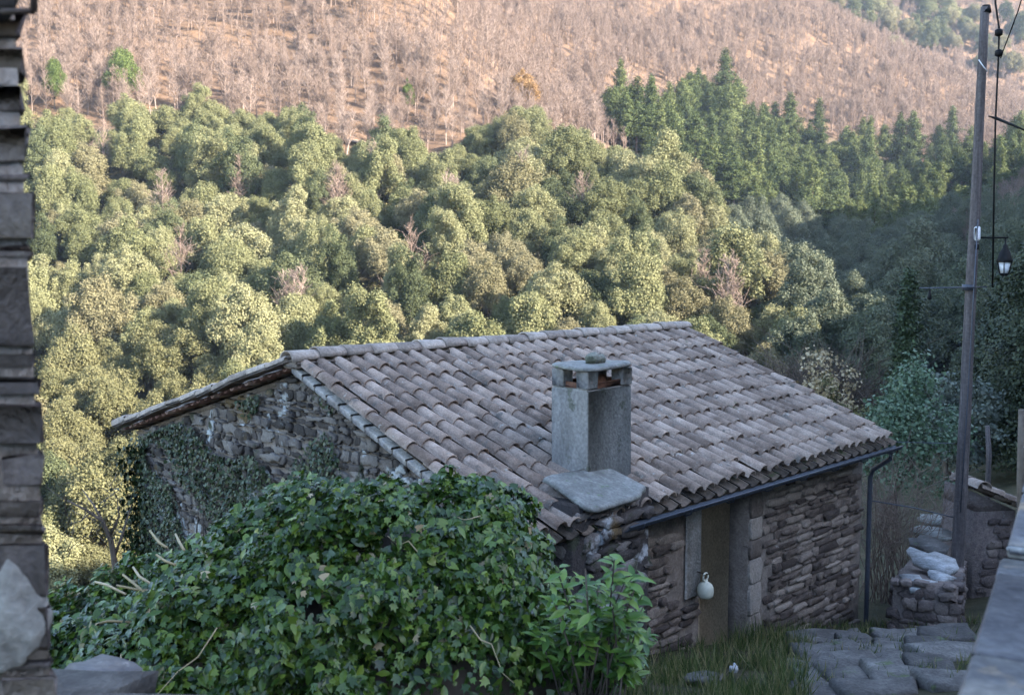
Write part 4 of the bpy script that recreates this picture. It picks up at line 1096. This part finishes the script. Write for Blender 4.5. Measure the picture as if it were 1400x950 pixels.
# dry twigs by the left end of the mound: one loose bundle
mb = MB()
for (u0, v0, u1, v1) in [(205, 725, 228, 748), (214, 758, 240, 772), (168, 785, 205, 815), (182, 775, 210, 800), (130, 795, 172, 812), (240, 730, 252, 752), (115, 858, 180, 850), (160, 800, 215, 808)]:
    p0, p1 = at(u0, v0, 6.3), at(u1, v1, 6.1)
    mb.tube([p0, (p0 + p1) / 2 + rng.normal(0, .015, 3), p1], [.007, .009, .008], 5)
tag(link('dry_twigs', mb.mesh('dry_twigs', M['straw'])), 'pale broken twigs lying on the thin end of the ivy', 'twigs')

# ivy climbing on the gable
n = 19000
hh = rng.uniform(-HBW, HW * .35, n); zz = rng.uniform(-3.2, 0, n)
den = np.array([mnoise.noise(Vector((h * .9, z * .9, 3.3))) for h, z in zip(hh, zz)])
keepm = (zz < np.array([roof_z(h) for h in hh]) - .15) & (den + .55 * np.clip((-hh - 2.6) / 1.6, 0, 1) + .22 * np.clip((-1.3 - zz), 0, 1) > -.03)
hh, zz = hh[keepm], zz[keepm]
P = np.array([hp(S0 - .05 - abs(rng.normal(0, .04)), h, z) for h, z in zip(hh, zz)])
N = -e1 + np.array([0, 0, .3]) + rng.normal(0, .4, (len(P), 3)); sz = rng.uniform(.025, .055, len(P))
V, Fc = scatter(IV, IF, P, N, np.c_[sz, sz], np.array([0, 0, -1.0]) + rng.normal(0, .4, (len(P), 3)))
n2 = 1500       # thicker column on the corner
zz = rng.uniform(-3.6, roof_z(-HBW) - .25, n2)
P2 = np.array([hp(S0 + rng.normal(0, .1) - .06, -HBW + abs(rng.normal(0, .16)) - .1, z) for z in zz])
V2, F2 = scatter(IV, IF, P2, -e1 - e2 * .5 + rng.normal(0, .5, (n2, 3)), rng.uniform(.05, .09, n2), np.array([0, 0, -1.0]) + rng.normal(0, .4, (n2, 3)))
cl = empty('climbing_ivy', tuple(hp(S0 - .05, -HBW + .1, -4))); tag(cl, 'small leaved dark ivy climbing the outer corner of the gable', 'ivy')
wpart('leaves', mesh_np('leaves', np.concatenate([V, V2]), np.concatenate([Fc, F2 + len(V)]), M['wallivy']), cl)
mb = MB()
for i in range(9):
    h0 = -HBW + .05 + rng.uniform(0, 2.2); pts = [hp(S0 - .03, h0, -4)]
    for k in range(6): pts.append(hp(S0 - .045, h0 + rng.normal(0, .12), -4 + (k + 1) * .36))
    mb.tube(pts, list(np.linspace(.018, .004, 7)), 5)
wpart('stem', mb.mesh('stem', M['bark']), cl)

# laurel in front of the house
lp = at(815, 860, 5.9); lg = hz(lp[0], lp[1])
lau = empty('laurel_shrub', (lp[0], lp[1], lg)); tag(lau, 'bright green laurel with long pointed leaves beside the ivy mound', 'shrub')
mbs = MB(); PV, PN, PD, PS = [], [], [], []
for i in range(64):
    u, v = rng.uniform(735, 895), rng.uniform(765, 940)
    if ((u - 815) / 88) ** 2 + ((v - 865) / 105) ** 2 > 1: continue
    tip = at(u, v, 5.9 + rng.uniform(-.35, .3)); base = np.array([lp[0] + rng.normal(0, .1), lp[1] + rng.normal(0, .1), lg])
    mid = (tip * .6 + base * .4) + np.array([0, 0, .06])
    mbs.tube([base, mid, tip], [.008, .006, .004], 5)
    d = unit(tip - mid)
    for k in range(20):
        f = rng.uniform(0, 1); p0 = mid + (tip - mid) * f
        an = rng.uniform(0, 6.28)
        out = unit(np.array([math.cos(an), math.sin(an), rng.uniform(-.1, .55)]) + d * .5)
        L = rng.uniform(.06, .13)
        PV.append(p0 + out * L * .55); PD.append(out); PN.append(np.array([0, -.25, 1.0]) + rng.normal(0, .3, 3)); PS.append(L)
PS = np.array(PS)
V, Fc = scatter(LV, LF, np.array(PV), np.array(PN), np.c_[PS * .95, PS], np.array(PD))
wpart('foliage', mesh_np('foliage', V, Fc, M['laurel'], True), lau); wpart('stem', mbs.mesh('stem', M['bark']), lau)

# grass at the foot of the front wall
n = 16000
gu, gv = rng.uniform(840, 1110, n), rng.uniform(840, 985, n)
gyy = rng.uniform(6.6, 12.5, n); gxx = (rng.uniform(820, 1120, n) - 700) / F * gyy
keepg = np.array([((x - A0[0]) * e2[0] + (y - A0[1]) * e2[1]) > HW + .12 and mnoise.noise(Vector((x * 1.3, y * 1.3, 0))) > -.02 for x, y in zip(gxx, gyy)])
gxx, gyy = gxx[keepg], gyy[keepg]; gz_ = height(gxx, gyy)
GVt = np.array([(-.5, 0, 0), (.5, 0, 0), (.35, .5, .06), (0, 1, .3), (-.35, .5, .06)]); GFt = np.array([[0, 1, 2], [0, 2, 4], [4, 2, 3]])
wx, wy = [], []
for _ in range(70):       # tufts in the joints of the path and along the low walls
    y_ = rng.uniform(7.3, 12.5); x_ = rng.uniform(.285, .47) * y_; m_ = rng.integers(8, 26)
    wx.append(x_ + rng.normal(0, .05, m_)); wy.append(y_ + rng.normal(0, .05, m_))
wx, wy = np.concatenate(wx), np.concatenate(wy)
wl2 = rng.uniform(.05, .17, len(wx)); gxx, gyy = np.r_[gxx, wx], np.r_[gyy, wy]; gz_ = np.r_[gz_, height(wx, wy) + .03]
n = len(gxx); N = np.c_[rng.normal(0, 1, n), rng.normal(0, 1, n), rng.uniform(.1, .5, n)]; D = np.c_[rng.normal(0, .35, n), rng.normal(0, .35, n), np.ones(n)]
L = rng.uniform(.06, .26, n) * np.array([1 + .9 * mnoise.noise(Vector((x * 2.1, y * 2.1, 4))) for x, y in zip(gxx, gyy)])
L[-len(wl2):] = wl2
V, Fc = scatter(GVt, GFt, np.c_[gxx, gyy, gz_ - .02], N, np.c_[rng.uniform(.008, .014, n), L], D)
tag(link('grass', mesh_np('grass', V, Fc, M['grass'])), 'rough green and straw grass at the foot of the front wall', 'grass', kind='stuff')

# ------------------------------------------------------------------ steps, slabs, low walls at the right
steps = empty('stone_steps', tuple(at(1200, 900, 10.5))); tag(steps, 'worn schist steps going down beside the house corner', 'steps')
def flag(mb, c, rx, ry, th, tilt=0.0, n=8):
    rad = 1 + rng.normal(0, .13, n); V = []
    sq = [max(abs(math.cos(2 * math.pi * i / n)), abs(math.sin(2 * math.pi * i / n))) ** -.8 for i in range(n)]
    nzs = rng.normal(0, .012, n)
    for dz, sc in ((-th, 1.02), (-.03, 1.03), (-.006, .97), (.004, .85)):
        for i in range(n):
            t_ = 2 * math.pi * i / n; x, y = math.cos(t_) * rx * rad[i] * sq[i] * sc, math.sin(t_) * ry * rad[i] * sq[i] * sc
            V.append(np.asarray(c) + np.array([x, y, dz + tilt * x + nzs[i] * (dz > -.05)]))
    V.append(np.asarray(c) + np.array([0, 0, .004 + rng.normal(0, .008)]))
    mb.add(V, [[q * n + i, q * n + (i + 1) % n, (q + 1) * n + (i + 1) % n, (q + 1) * n + i] for q in range(3) for i in range(n)] + [[3 * n + i, 3 * n + (i + 1) % n, 4 * n] for i in range(n)])
for i in range(11):
    mb = MB(); Y = 7.2 + i * .36
    x = .29 * Y + rng.normal(0, .06); xe = .425 * Y
    while x < xe:
        ww = rng.uniform(.1, .34)
        zz_ = float(height(np.array([x + ww]), np.array([Y]))[0]) + rng.uniform(.0, .11)
        flag(mb, (x + ww, Y + rng.normal(0, .06), zz_), ww, rng.uniform(.13, .24), .2, rng.normal(0, .05))
        x += ww * 2 + rng.uniform(-.03, .06)
    wpart('step', mb.mesh('step', M['step']), steps)

# slate parapet beside the camera
pz = -1.0
def para(u, v, z):
    q = ray(u, v); return q * (z / q[2])
par = empty('slate_parapet', tuple(para(1330, 900, pz))); tag(par, 'low wall capped with smooth blue slate slabs along the path', 'wall')
a0, a1 = para(1306, 960, pz), para(1392, 680, pz)
pd = unit(a1 - a0); pn = np.array([pd[1], -pd[0], 0]); LP = np.linalg.norm(a1 - a0)
a0 = a0 - pd * 1.2; LP += 1.2
k = 0; mb = MB(); zs = 0
sv = np.linalg.norm(para(1362, 757, pz) - a0)
cuts = [0, .9, 1.55, 2.3, sv, sv + .9, sv + 1.9, sv + 2.9]
for i in range(len(cuts) - 1):
    up = .0 if cuts[i] < sv - .01 else .045
    mb.box(a0 + pd * (cuts[i] + .005) + pn * rng.normal(0, .012) - ez * .1, pd * (cuts[i + 1] - cuts[i] - .01), pn * 1.0, ez * (.1 + up + rng.normal(0, .003)), jit=.003, bev=.012)
wpart('cap_slab', mb.mesh('cap_slab', M['bluestone']), par)
mb = MB(); mb.box(a0 + pn * .06 - ez * 2.2, pd * (cuts[-1] - .05), pn * .85, ez * 2.098)
rubble(mb, a0 + pn * .06 - ez * 2.2, pd, ez, -pn, cuts[-1] - .1, 2.09, lambda a, b: a >= 0 and b < 2.03 and a < cuts[-1] - .1, (.08, .18), (.15, .4), (.015, .05))
wpart('wall_body', mb.mesh('wall_body', M['bigstone']), par)
mb = MB(); mb.box(a0 + pd * (sv - .03) + pn * .02 + ez * .003, pd * .03, pn * .9, ez * .034, jit=.004, bev=.008)
wpart('mortar_edge', mb.mesh('mortar_edge', M['whiteslab']), par)

# dry stone wall with pale slabs by the pole
def dry_wall(name, base_pts, h, th, label, mat, seed, slabs=None, cat='wall'):
    root = empty(name, tuple(base_pts[0])); tag(root, label, cat)
    mb = MB()
    for p0, p1 in zip(base_pts[:-1], base_pts[1:]):
        d = p1 - p0; dz = d[2]; d[2] = 0; L = np.linalg.norm(d); d = d / L; nn_ = np.array([d[1], -d[0], 0])
        up = ez
        o = p0 - nn_ * th / 2 * 0 - ez * .5
        dd = (p1 - p0) if False else d
        sl = np.array([d[0], d[1], dz / L])
        for sgn, off in ((1, th / 2), (-1, -th / 2)):
            rubble(mb, p0 + nn_ * off - ez * .6, sl, ez, nn_ * sgn, L, h + .6, lambda a, b: -.02 < a < L + .02 and b < h + .62, (.08, .2), (.16, .45), (.02, .08), jit=.09)
        rubble(mb, p0 - nn_ * th / 2 - ez * .6, nn_, ez, -d, th, h + .6, lambda a, b: -.1 < a < th + .1 and b < h + .62, (.06, .14), (.1, .22), (.02, .07), jit=.09)
        mb.box(p0 - nn_ * th / 2 - ez * .8, sl * L, nn_ * th, ez * (h + .8 - .03))
    wpart('stones', mb.mesh('stones', mat), root)
    return root
b0, b1 = at(1262, 890, 11.6), at(1285, 775, 17.0)
b0[2] = hz(b0[0], b0[1]); b1[2] = hz(b1[0], b1[1])
zt_ = at(1262, 795, 11.6)[2] - b0[2]
lw = dry_wall('dry_stone_wall', [b0, b1], zt_, .7, 'mossy dry stone wall topped with pale slabs left of the pole', M['bigstone'], 1)
def slab_at(u, v, Y, rx, ry, th, seed, mat, parent, name, tilt=0):
    c = at(u, v, Y); kk = 14; V = []; rr = np.random.default_rng(seed)
    rad = 1 + rr.normal(0, .16, kk)
    for dz, sc in ((-th, .95), (0, 1)):
        for i in range(kk):
            th_ = 2 * math.pi * i / kk
            x, y = math.cos(th_) * rx * rad[i] * sc, math.sin(th_) * ry * rad[i] * sc
            V.append(c + np.array([x, y, dz + tilt * x]))
    mb = MB(); mb.add(V, [[i, (i + 1) % kk, kk + (i + 1) % kk, kk + i] for i in range(kk)] + [list(range(kk))[::-1], list(range(kk, 2 * kk))])
    return wpart(name, mb.mesh(name, mat), parent)
slab_at(1278, 765, 12.9, .26, .5, .06, 2, M['whiteslab'], lw, 'pale_slab', .05)
slab_at(1252, 793, 11.9, .2, .28, .06, 3, M['whiteslab'], lw, 'pale_slab', -.04)
slab_at(1285, 786, 12.3, .14, .2, .05, 5, M['whiteslab'], lw, 'pale_slab', .03)
slab_at(1268, 742, 14.4, .25, .4, .06, 4, M['step'], lw, 'grey_slab', .04)
slab_at(1275, 726, 15.6, .3, .4, .05, 7, M['slab'], lw, 'grey_slab', -.03)
slab_at(1285, 708, 16.8, .35, .4, .05, 8, M['slab'], lw, 'grey_slab', .0)

# small shed with clay tiles behind the pole
sh = at(1345, 690, 16.5)
shed = empty('tiled_shed', (sh[0], sh[1], hz(sh[0], sh[1]))); tag(shed, 'dark little stone shed with a low clay tile roof behind the pole', 'shed')
q0 = at(1333, 692, 15.2); q1 = at(1392, 700, 15.2); ztp = q0[2]
sx = np.array([1.0, .12, 0]); sx /= np.linalg.norm(sx); sy = np.array([-sx[1], sx[0], 0]); SWd = q1[0] - q0[0]
mb = MB(); mb.box(q0 - ez * 2.6, sx * SWd, sy * .9, ez * 2.52)
poly_prism(mb, [q0 - ez * .08, q0 + sx * SWd - ez * .08, q0 + sx * SWd * .03 + ez * .2], -sy, .9)
rubble(mb, q0 - ez * 2.6, sx, ez, -sy, SWd, 2.5, lambda a, b: 0 <= a <= SWd and b < 2.5, (.08, .18), (.15, .4), (.02, .06), jit=.09)
wpart('wall', mb.mesh('wall', M['bigstone']), shed)
mb = MB()
pk = q0 + sx * SWd * .03 + ez * .27
for side, tgt in ((1, q0 + sx * (SWd + .12) - ez * .06),):
    t = unit(tgt - pk); Lr = np.linalg.norm(tgt - pk); nr = unit(np.cross(t, sy)); nr = nr if nr[2] > 0 else -nr
    for r in range(int(Lr / .3) + 1):
        for c in range(5):
            o = pk + t * (r * .3 - .05) + sy * (-.12 + c * .21 + rng.normal(0, .006)) + nr * .04
            add_tile(mb, o, unit(t + nr * .05), nr, sy, .38, .07, .09, 1)
            if c < 4: add_tile(mb, o + sy * .105 - nr * .01, unit(t + nr * .03), nr, sy, .38, .1, .085, -1, sq=.6)
for i in range(2):
    add_tile(mb, pk - sy * .2 + sy * (i * .36 + .42) + ez * .05, -sy, ez, sx, .42, .1, .12, 1)
wpart('roof', mb.mesh('roof', M['tile']), shed)

# stake and post at the right edge, thin fence wires
mb = MB(); c = at(1352, 650, 19.0); mb.tube([c - ez * 1.2, at(1352, 620, 19), at(1350, 582, 19.0)], [.05, .05, .04], 7)
tag(link('wooden_stake', mb.mesh('wooden_stake', M['pole'])), 'thin grey stake standing under the dark conifers', 'post')
mb = MB(); mb.tube([at(1399, 760, 7.6), at(1398, 650, 7.6), at(1400, 560, 7.6)], [.045, .042, .04], 8)
tag(link('wooden_post', mb.mesh('wooden_post', M['bark'])), 'brown wooden post at the far end of the slate slabs', 'post')

# ------------------------------------------------------------------ utility pole, lantern and cables
YP = 14.0
p0, p1 = at(1306, 830, YP), at(1347, 10, YP)
pole = empty('utility_pole', tuple(p0)); tag(pole, 'tall weathered wooden utility pole leaning slightly beside the dry stone wall', 'pole')
mb = MB()
NP = 14
mb.tube([p0 + (p1 - p0) * (i / NP) + rng.normal(0, .003, 3) for i in range(NP + 1)], list(np.linspace(.092, .056, NP + 1)), 14)
wpart('shaft', mb.mesh('shaft', M['pole'], True), pole)
mb = MB(); c = at(1348, 18, YP); mb.tube([c, c + (p1 - p0) * .012], [.07, .05], 12); wpart('pole_cap', mb.mesh('pole_cap', M['black']), pole)
mb = MB(); c = at(1322, 393, YP - .12)
mb.box(at(1258, 394, YP - .13) - ez * .008, at(1350, 392.5, YP - .13) - at(1258, 394, YP - .13), np.array([0, .03, 0]), ez * .016)
bar = wpart('crossbar', mb.mesh('crossbar', M['zinc']), pole)
mb = MB(); mb.tube([at(1324, 397, YP), at(1324.4, 389, YP)], .086, 14); wpart('clamp_band', mb.mesh('clamp_band', M['zinc']), pole)
mb = MB(); c = at(1271, 402, YP - .12); mb.lathe(c, [(.012, -.08), (.03, -.06), (.02, -.02), (.012, .06)], 10); wpart('insulator', mb.mesh('insulator', M['black']), bar)
mb = MB(); mb.tube([at(1338, 82, YP - .09), at(1345, 92, YP - .1), at(1350, 98, YP - .08)], .007, 5); wpart('tie_wire', mb.mesh('tie_wire', M['white']), pole)
mb = MB(); mb.tube([at(1337, 300, YP - .1), at(1330, 420, YP - .11), at(1322, 560, YP - .115), at(1313, 700, YP - .12)], .009, 5); wpart('conduit', mb.mesh('conduit', M['zinc']), pole)
# lantern on its arm
la = at(1376, 326, YP)
lan = empty('street_lantern', tuple(la)); tag(lan, 'black lantern with white glass hanging from an arm on the pole', 'lamp')
mb = MB(); mb.tube([at(1334, 325, YP), at(1378, 325, YP)], .013, 7); arm = wpart('arm', mb.mesh('arm', M['black']), lan)
mb = MB(); c = at(1334, 321, YP - .03); mb.box(c + np.array([-.04, -.07, -.08]), np.array([.085, 0, 0]), np.array([0, .1, 0]), ez * .19, bev=.02)
wpart('junction_box', mb.mesh('junction_box', M['white']), arm)
mb = MB(); c = at(1334, 335, YP - .03); mb.box(c + np.array([-.03, -.05, -.06]), np.array([.06, 0, 0]), np.array([0, .08, 0]), ez * .07, bev=.01)
wpart('junction_base', mb.mesh('junction_base', M['black']), arm)
def lz(v): return at(1375, v, YP)[2] - la[2]
mb = MB(); lc = at(1375, 326, YP)
mb.lathe(lc, [(.012, 0), (.012, lz(334)), (.03, lz(335)), (.035, lz(339)), (.075, lz(345)), (.1, lz(353)), (.115, lz(357)), (.108, lz(358.5))], 6)
wpart('lamp_cap', mb.mesh('lamp_cap', M['black']), lan)
mb = MB(); mb.lathe(lc, [(.083, lz(358.6)), (.066, lz(368)), (.052, lz(373.5))], 6); wpart('lamp_glass', mb.mesh('lamp_glass', M['lampglass']), lan)
mb = MB()
for i in range(6):
    th = 2 * math.pi * i / 6
    mb.tube([lc + np.array([math.cos(th) * .1, math.sin(th) * .1, lz(358)]), lc + np.array([math.cos(th) * .06, math.sin(th) * .06, lz(375)])], .007, 5)
mb.lathe(lc, [(.064, lz(373.6)), (.066, lz(375.5)), (.03, lz(377.5))], 6)
wpart('lamp_frame', mb.mesh('lamp_frame', M['black']), lan)
# cables
mb = MB(); YC = 13.4
mb.tube([at(1359, -60, YC), at(1361, 5, YC), at(1366, 40, YC), at(1365, 80, YC), at(1361, 165, YC), at(1359, 260, YC), at(1357, 393, YC + .4)], .012, 6)
for v in (45, 73): mb.lathe(at(1365.5, v, YC), [(.012, -.05), (.05, -.03), (.05, .03), (.012, .05)], 8)
tag(link('drop_cable', mb.mesh('drop_cable', M['black'])), 'black cable with two clips hanging straight down right of the pole', 'cable')
mb = MB(); mb.tube([at(1408, -40, 12), at(1392, 15, 13), at(1377, 55, 13.3), at(1368, 80, 13.36)], .008, 5)
tag(link('service_cable', mb.mesh('service_cable', M['black'])), 'thin cable slanting down to the clips near the pole top', 'cable')
mb = MB(); mb.tube([at(1351, 159, 13.4), at(1362, 162, 13.4), at(1374, 167, 13.3), at(1420, 186, 12.8)], [.006, .02, .02, .006], 6)
tag(link('branch_cable', mb.mesh('branch_cable', M['black'])), 'short cable joint running off toward the edge below the clips', 'cable')
mb = MB(); mb.tube([at(1190, 684, 14.2), at(1250, 694, 14.1), at(1312, 709, 14.0)], .008, 5)
tag(link('fence_wire', mb.mesh('fence_wire', M['zinc'])), 'thin wire from the downpipe corner to the foot of the pole', 'wire')
mb = MB(); mb.tube([at(1222, 604, 14.5), at(1260, 605, 14.3), at(1306, 606, 14.1)], .005, 5)
tag(link('stay_wire', mb.mesh('stay_wire', M['zinc'])), 'thin level wire between the eave end and the pole', 'wire')

# ------------------------------------------------------------------ near wall at the left
wl_ = empty('near_stone_wall', tuple(at(20, 900, 2.9))); tag(wl_, 'rough purple brown stone wall corner close beside the path', 'wall')
YW = 2.75
c0, c1 = at(78, 990, YW), at(24, -30, YW)
en = np.array([0, -1.0, 0]); ea = np.array([1.0, 0, 0])
HWl = c1[2] - c0[2] + .25; RD = unit(np.array([-.62, 1.0, 0]))
bx = c0[0] - 1.6
def edge_x(b): return (c0[0] + (c1[0] - c0[0]) * b / (c1[2] - c0[2])) - bx
mb = MB()
b = 0.0
while b < HWl:
    h = rng.choice([.05, .07, .1, .14, .2], p=[.2, .25, .25, .2, .1]) * rng.uniform(.85, 1.15); a = -rng.uniform(0, .3)
    E_ = edge_x(b + h / 2) + rng.normal(0, .003)
    while a < E_ - .05:
        la_ = rng.uniform(.18, .45)
        if E_ - (a + la_) < .14: la_ = E_ - a
        if a >= 0: mb.box(np.array([bx, YW + .06, c0[2]]) + (RD + en) * .06 * np.array([1, 0, 0]) + ea * (a + rng.uniform(.003, .012)) + ez * (b + rng.uniform(.003, .01)), ea * (la_ - .014), -RD / RD[1] * (.06 + rng.uniform(.011, .02)), ez * (h - rng.uniform(.016, .032)) + ea * rng.normal(0, .006), jit=.0045, bev=.008)
        a += la_
    b += h
wpart('stones', mb.mesh('stones', M['bigstone']), wl_)
mb = MB()
V = [np.array([bx, YW - .010, c0[2]]), np.array([c0[0] - .008, YW - .010, c0[2]]), np.array([bx + edge_x(HWl) - .008, YW - .010, c0[2] + HWl]), np.array([bx, YW - .010, c0[2] + HWl])]
k = len(V); V2_ = [v + RD * 1.3 for v in V]; mb.add(V + V2_, [[0, 1, 2, 3], [7, 6, 5, 4]] + [[i, 4 + i, 4 + (i + 1) % 4, (i + 1) % 4] for i in range(4)])
wpart('mortar', mb.mesh('mortar', M['palemortar']), wl_)
c = at(12, 838, YW - .0); mb = MB(); BV, BF = boulder(c, .1, .038, .165, 4, 4, .2, 1.6)
zz_ = np.clip((BV[:, 2] - c[2]) / .2, -1, 1); BV[:, 0] = c[0] + .02 + (BV[:, 0] - c[0]) * (1 - .42 * np.clip(zz_, 0, 1)) - .05 * np.clip(-zz_, 0, 1); mb.addnp(BV, BF); wpart('pale_stone', mb.mesh('pale_stone', M['graypatch']), wl_)
mb = MB(); c = at(8, 14, YW - .1); mb.box(np.array([bx, YW - .12, c[2] - .01]), np.array([at(22, 14, YW - .12)[0] - bx, 0, 0]), RD * 1.1, ez * .12, jit=.003, bev=.012)
wpart('coping', mb.mesh('coping', M['dark']), wl_)
ib = empty('iron_bracket', tuple(at(30, 14, YW))); tag(ib, 'rusty square iron bracket fixed at the top of the near wall', 'bracket')
mb = MB(); mb.tube([at(2, 16.5, YW - .13), at(46, 15.5, YW - .13)], .008, 6); wpart('bar', mb.mesh('bar', M['rustiron']), ib)
mb = MB(); mb.tube([at(46, 16, YW - .13), at(46, -40, YW - .13)], .009, 6); wpart('upright', mb.mesh('upright', M['rustiron']), ib)
# flat slate on the ground by the wall
rt = empty('slate_slab', tuple(at(135, 915, 4.3))); tag(rt, 'blue grey flat slate lying at the foot of the near wall', 'stone')
slab_at(130, 918, 4.35, .17, .16, .07, 12, M['bluestone'], rt, 'slab', -.1)
slab_at(60, 960, 3.9, .5, .3, .12, 13, M['step'], rt, 'lower_slab', .05)
# small pale stone in the grass
c = at(1004, 916, 8.6); mb = MB(); mb.addnp(*boulder(c, .035, .03, .055, 9, 3, .5)); tag(link('pale_stone', mb.mesh('pale_stone', M['whiteslab'])), 'small whitish stone lying in the grass before the wall', 'stone')
c = at(965, 928, 8.0); mb = MB(); mb.addnp(*boulder(c, .16, .1, .06, 10, 3, .3)); tag(link('field_stone', mb.mesh('field_stone', M['step'])), 'flat brown stone lying in the grass near the laurel', 'stone')

# ------------------------------------------------------------------ haze in the valley air
HAZE = 0.00016
if HAZE > 0:
    m = bpy.data.materials.new('haze'); m.use_nodes = True; n = m.node_tree.nodes; l = m.node_tree.links
    n.remove(n['Principled BSDF'])
    pv = n.new('ShaderNodeVolumePrincipled'); pv.inputs['Color'].default_value = (0.62, 0.78, 1.0, 1); pv.inputs['Density'].default_value = HAZE
    pv.inputs['Anisotropy'].default_value = 0.2
    l.new(pv.outputs[0], n['Material Output'].inputs['Volume'])
    zmin, zmax = float(GZ.min()) - 1.0, float(GZ.max()) + 20
    mb = MB(); mb.box((-335, -95, zmin), (760, 0, 0), (0, 740, 0), (0, 0, zmax - zmin))
    tag(link('haze', mb.mesh('haze', m)), 'thin bluish haze filling the valley air', 'haze', kind='stuff')
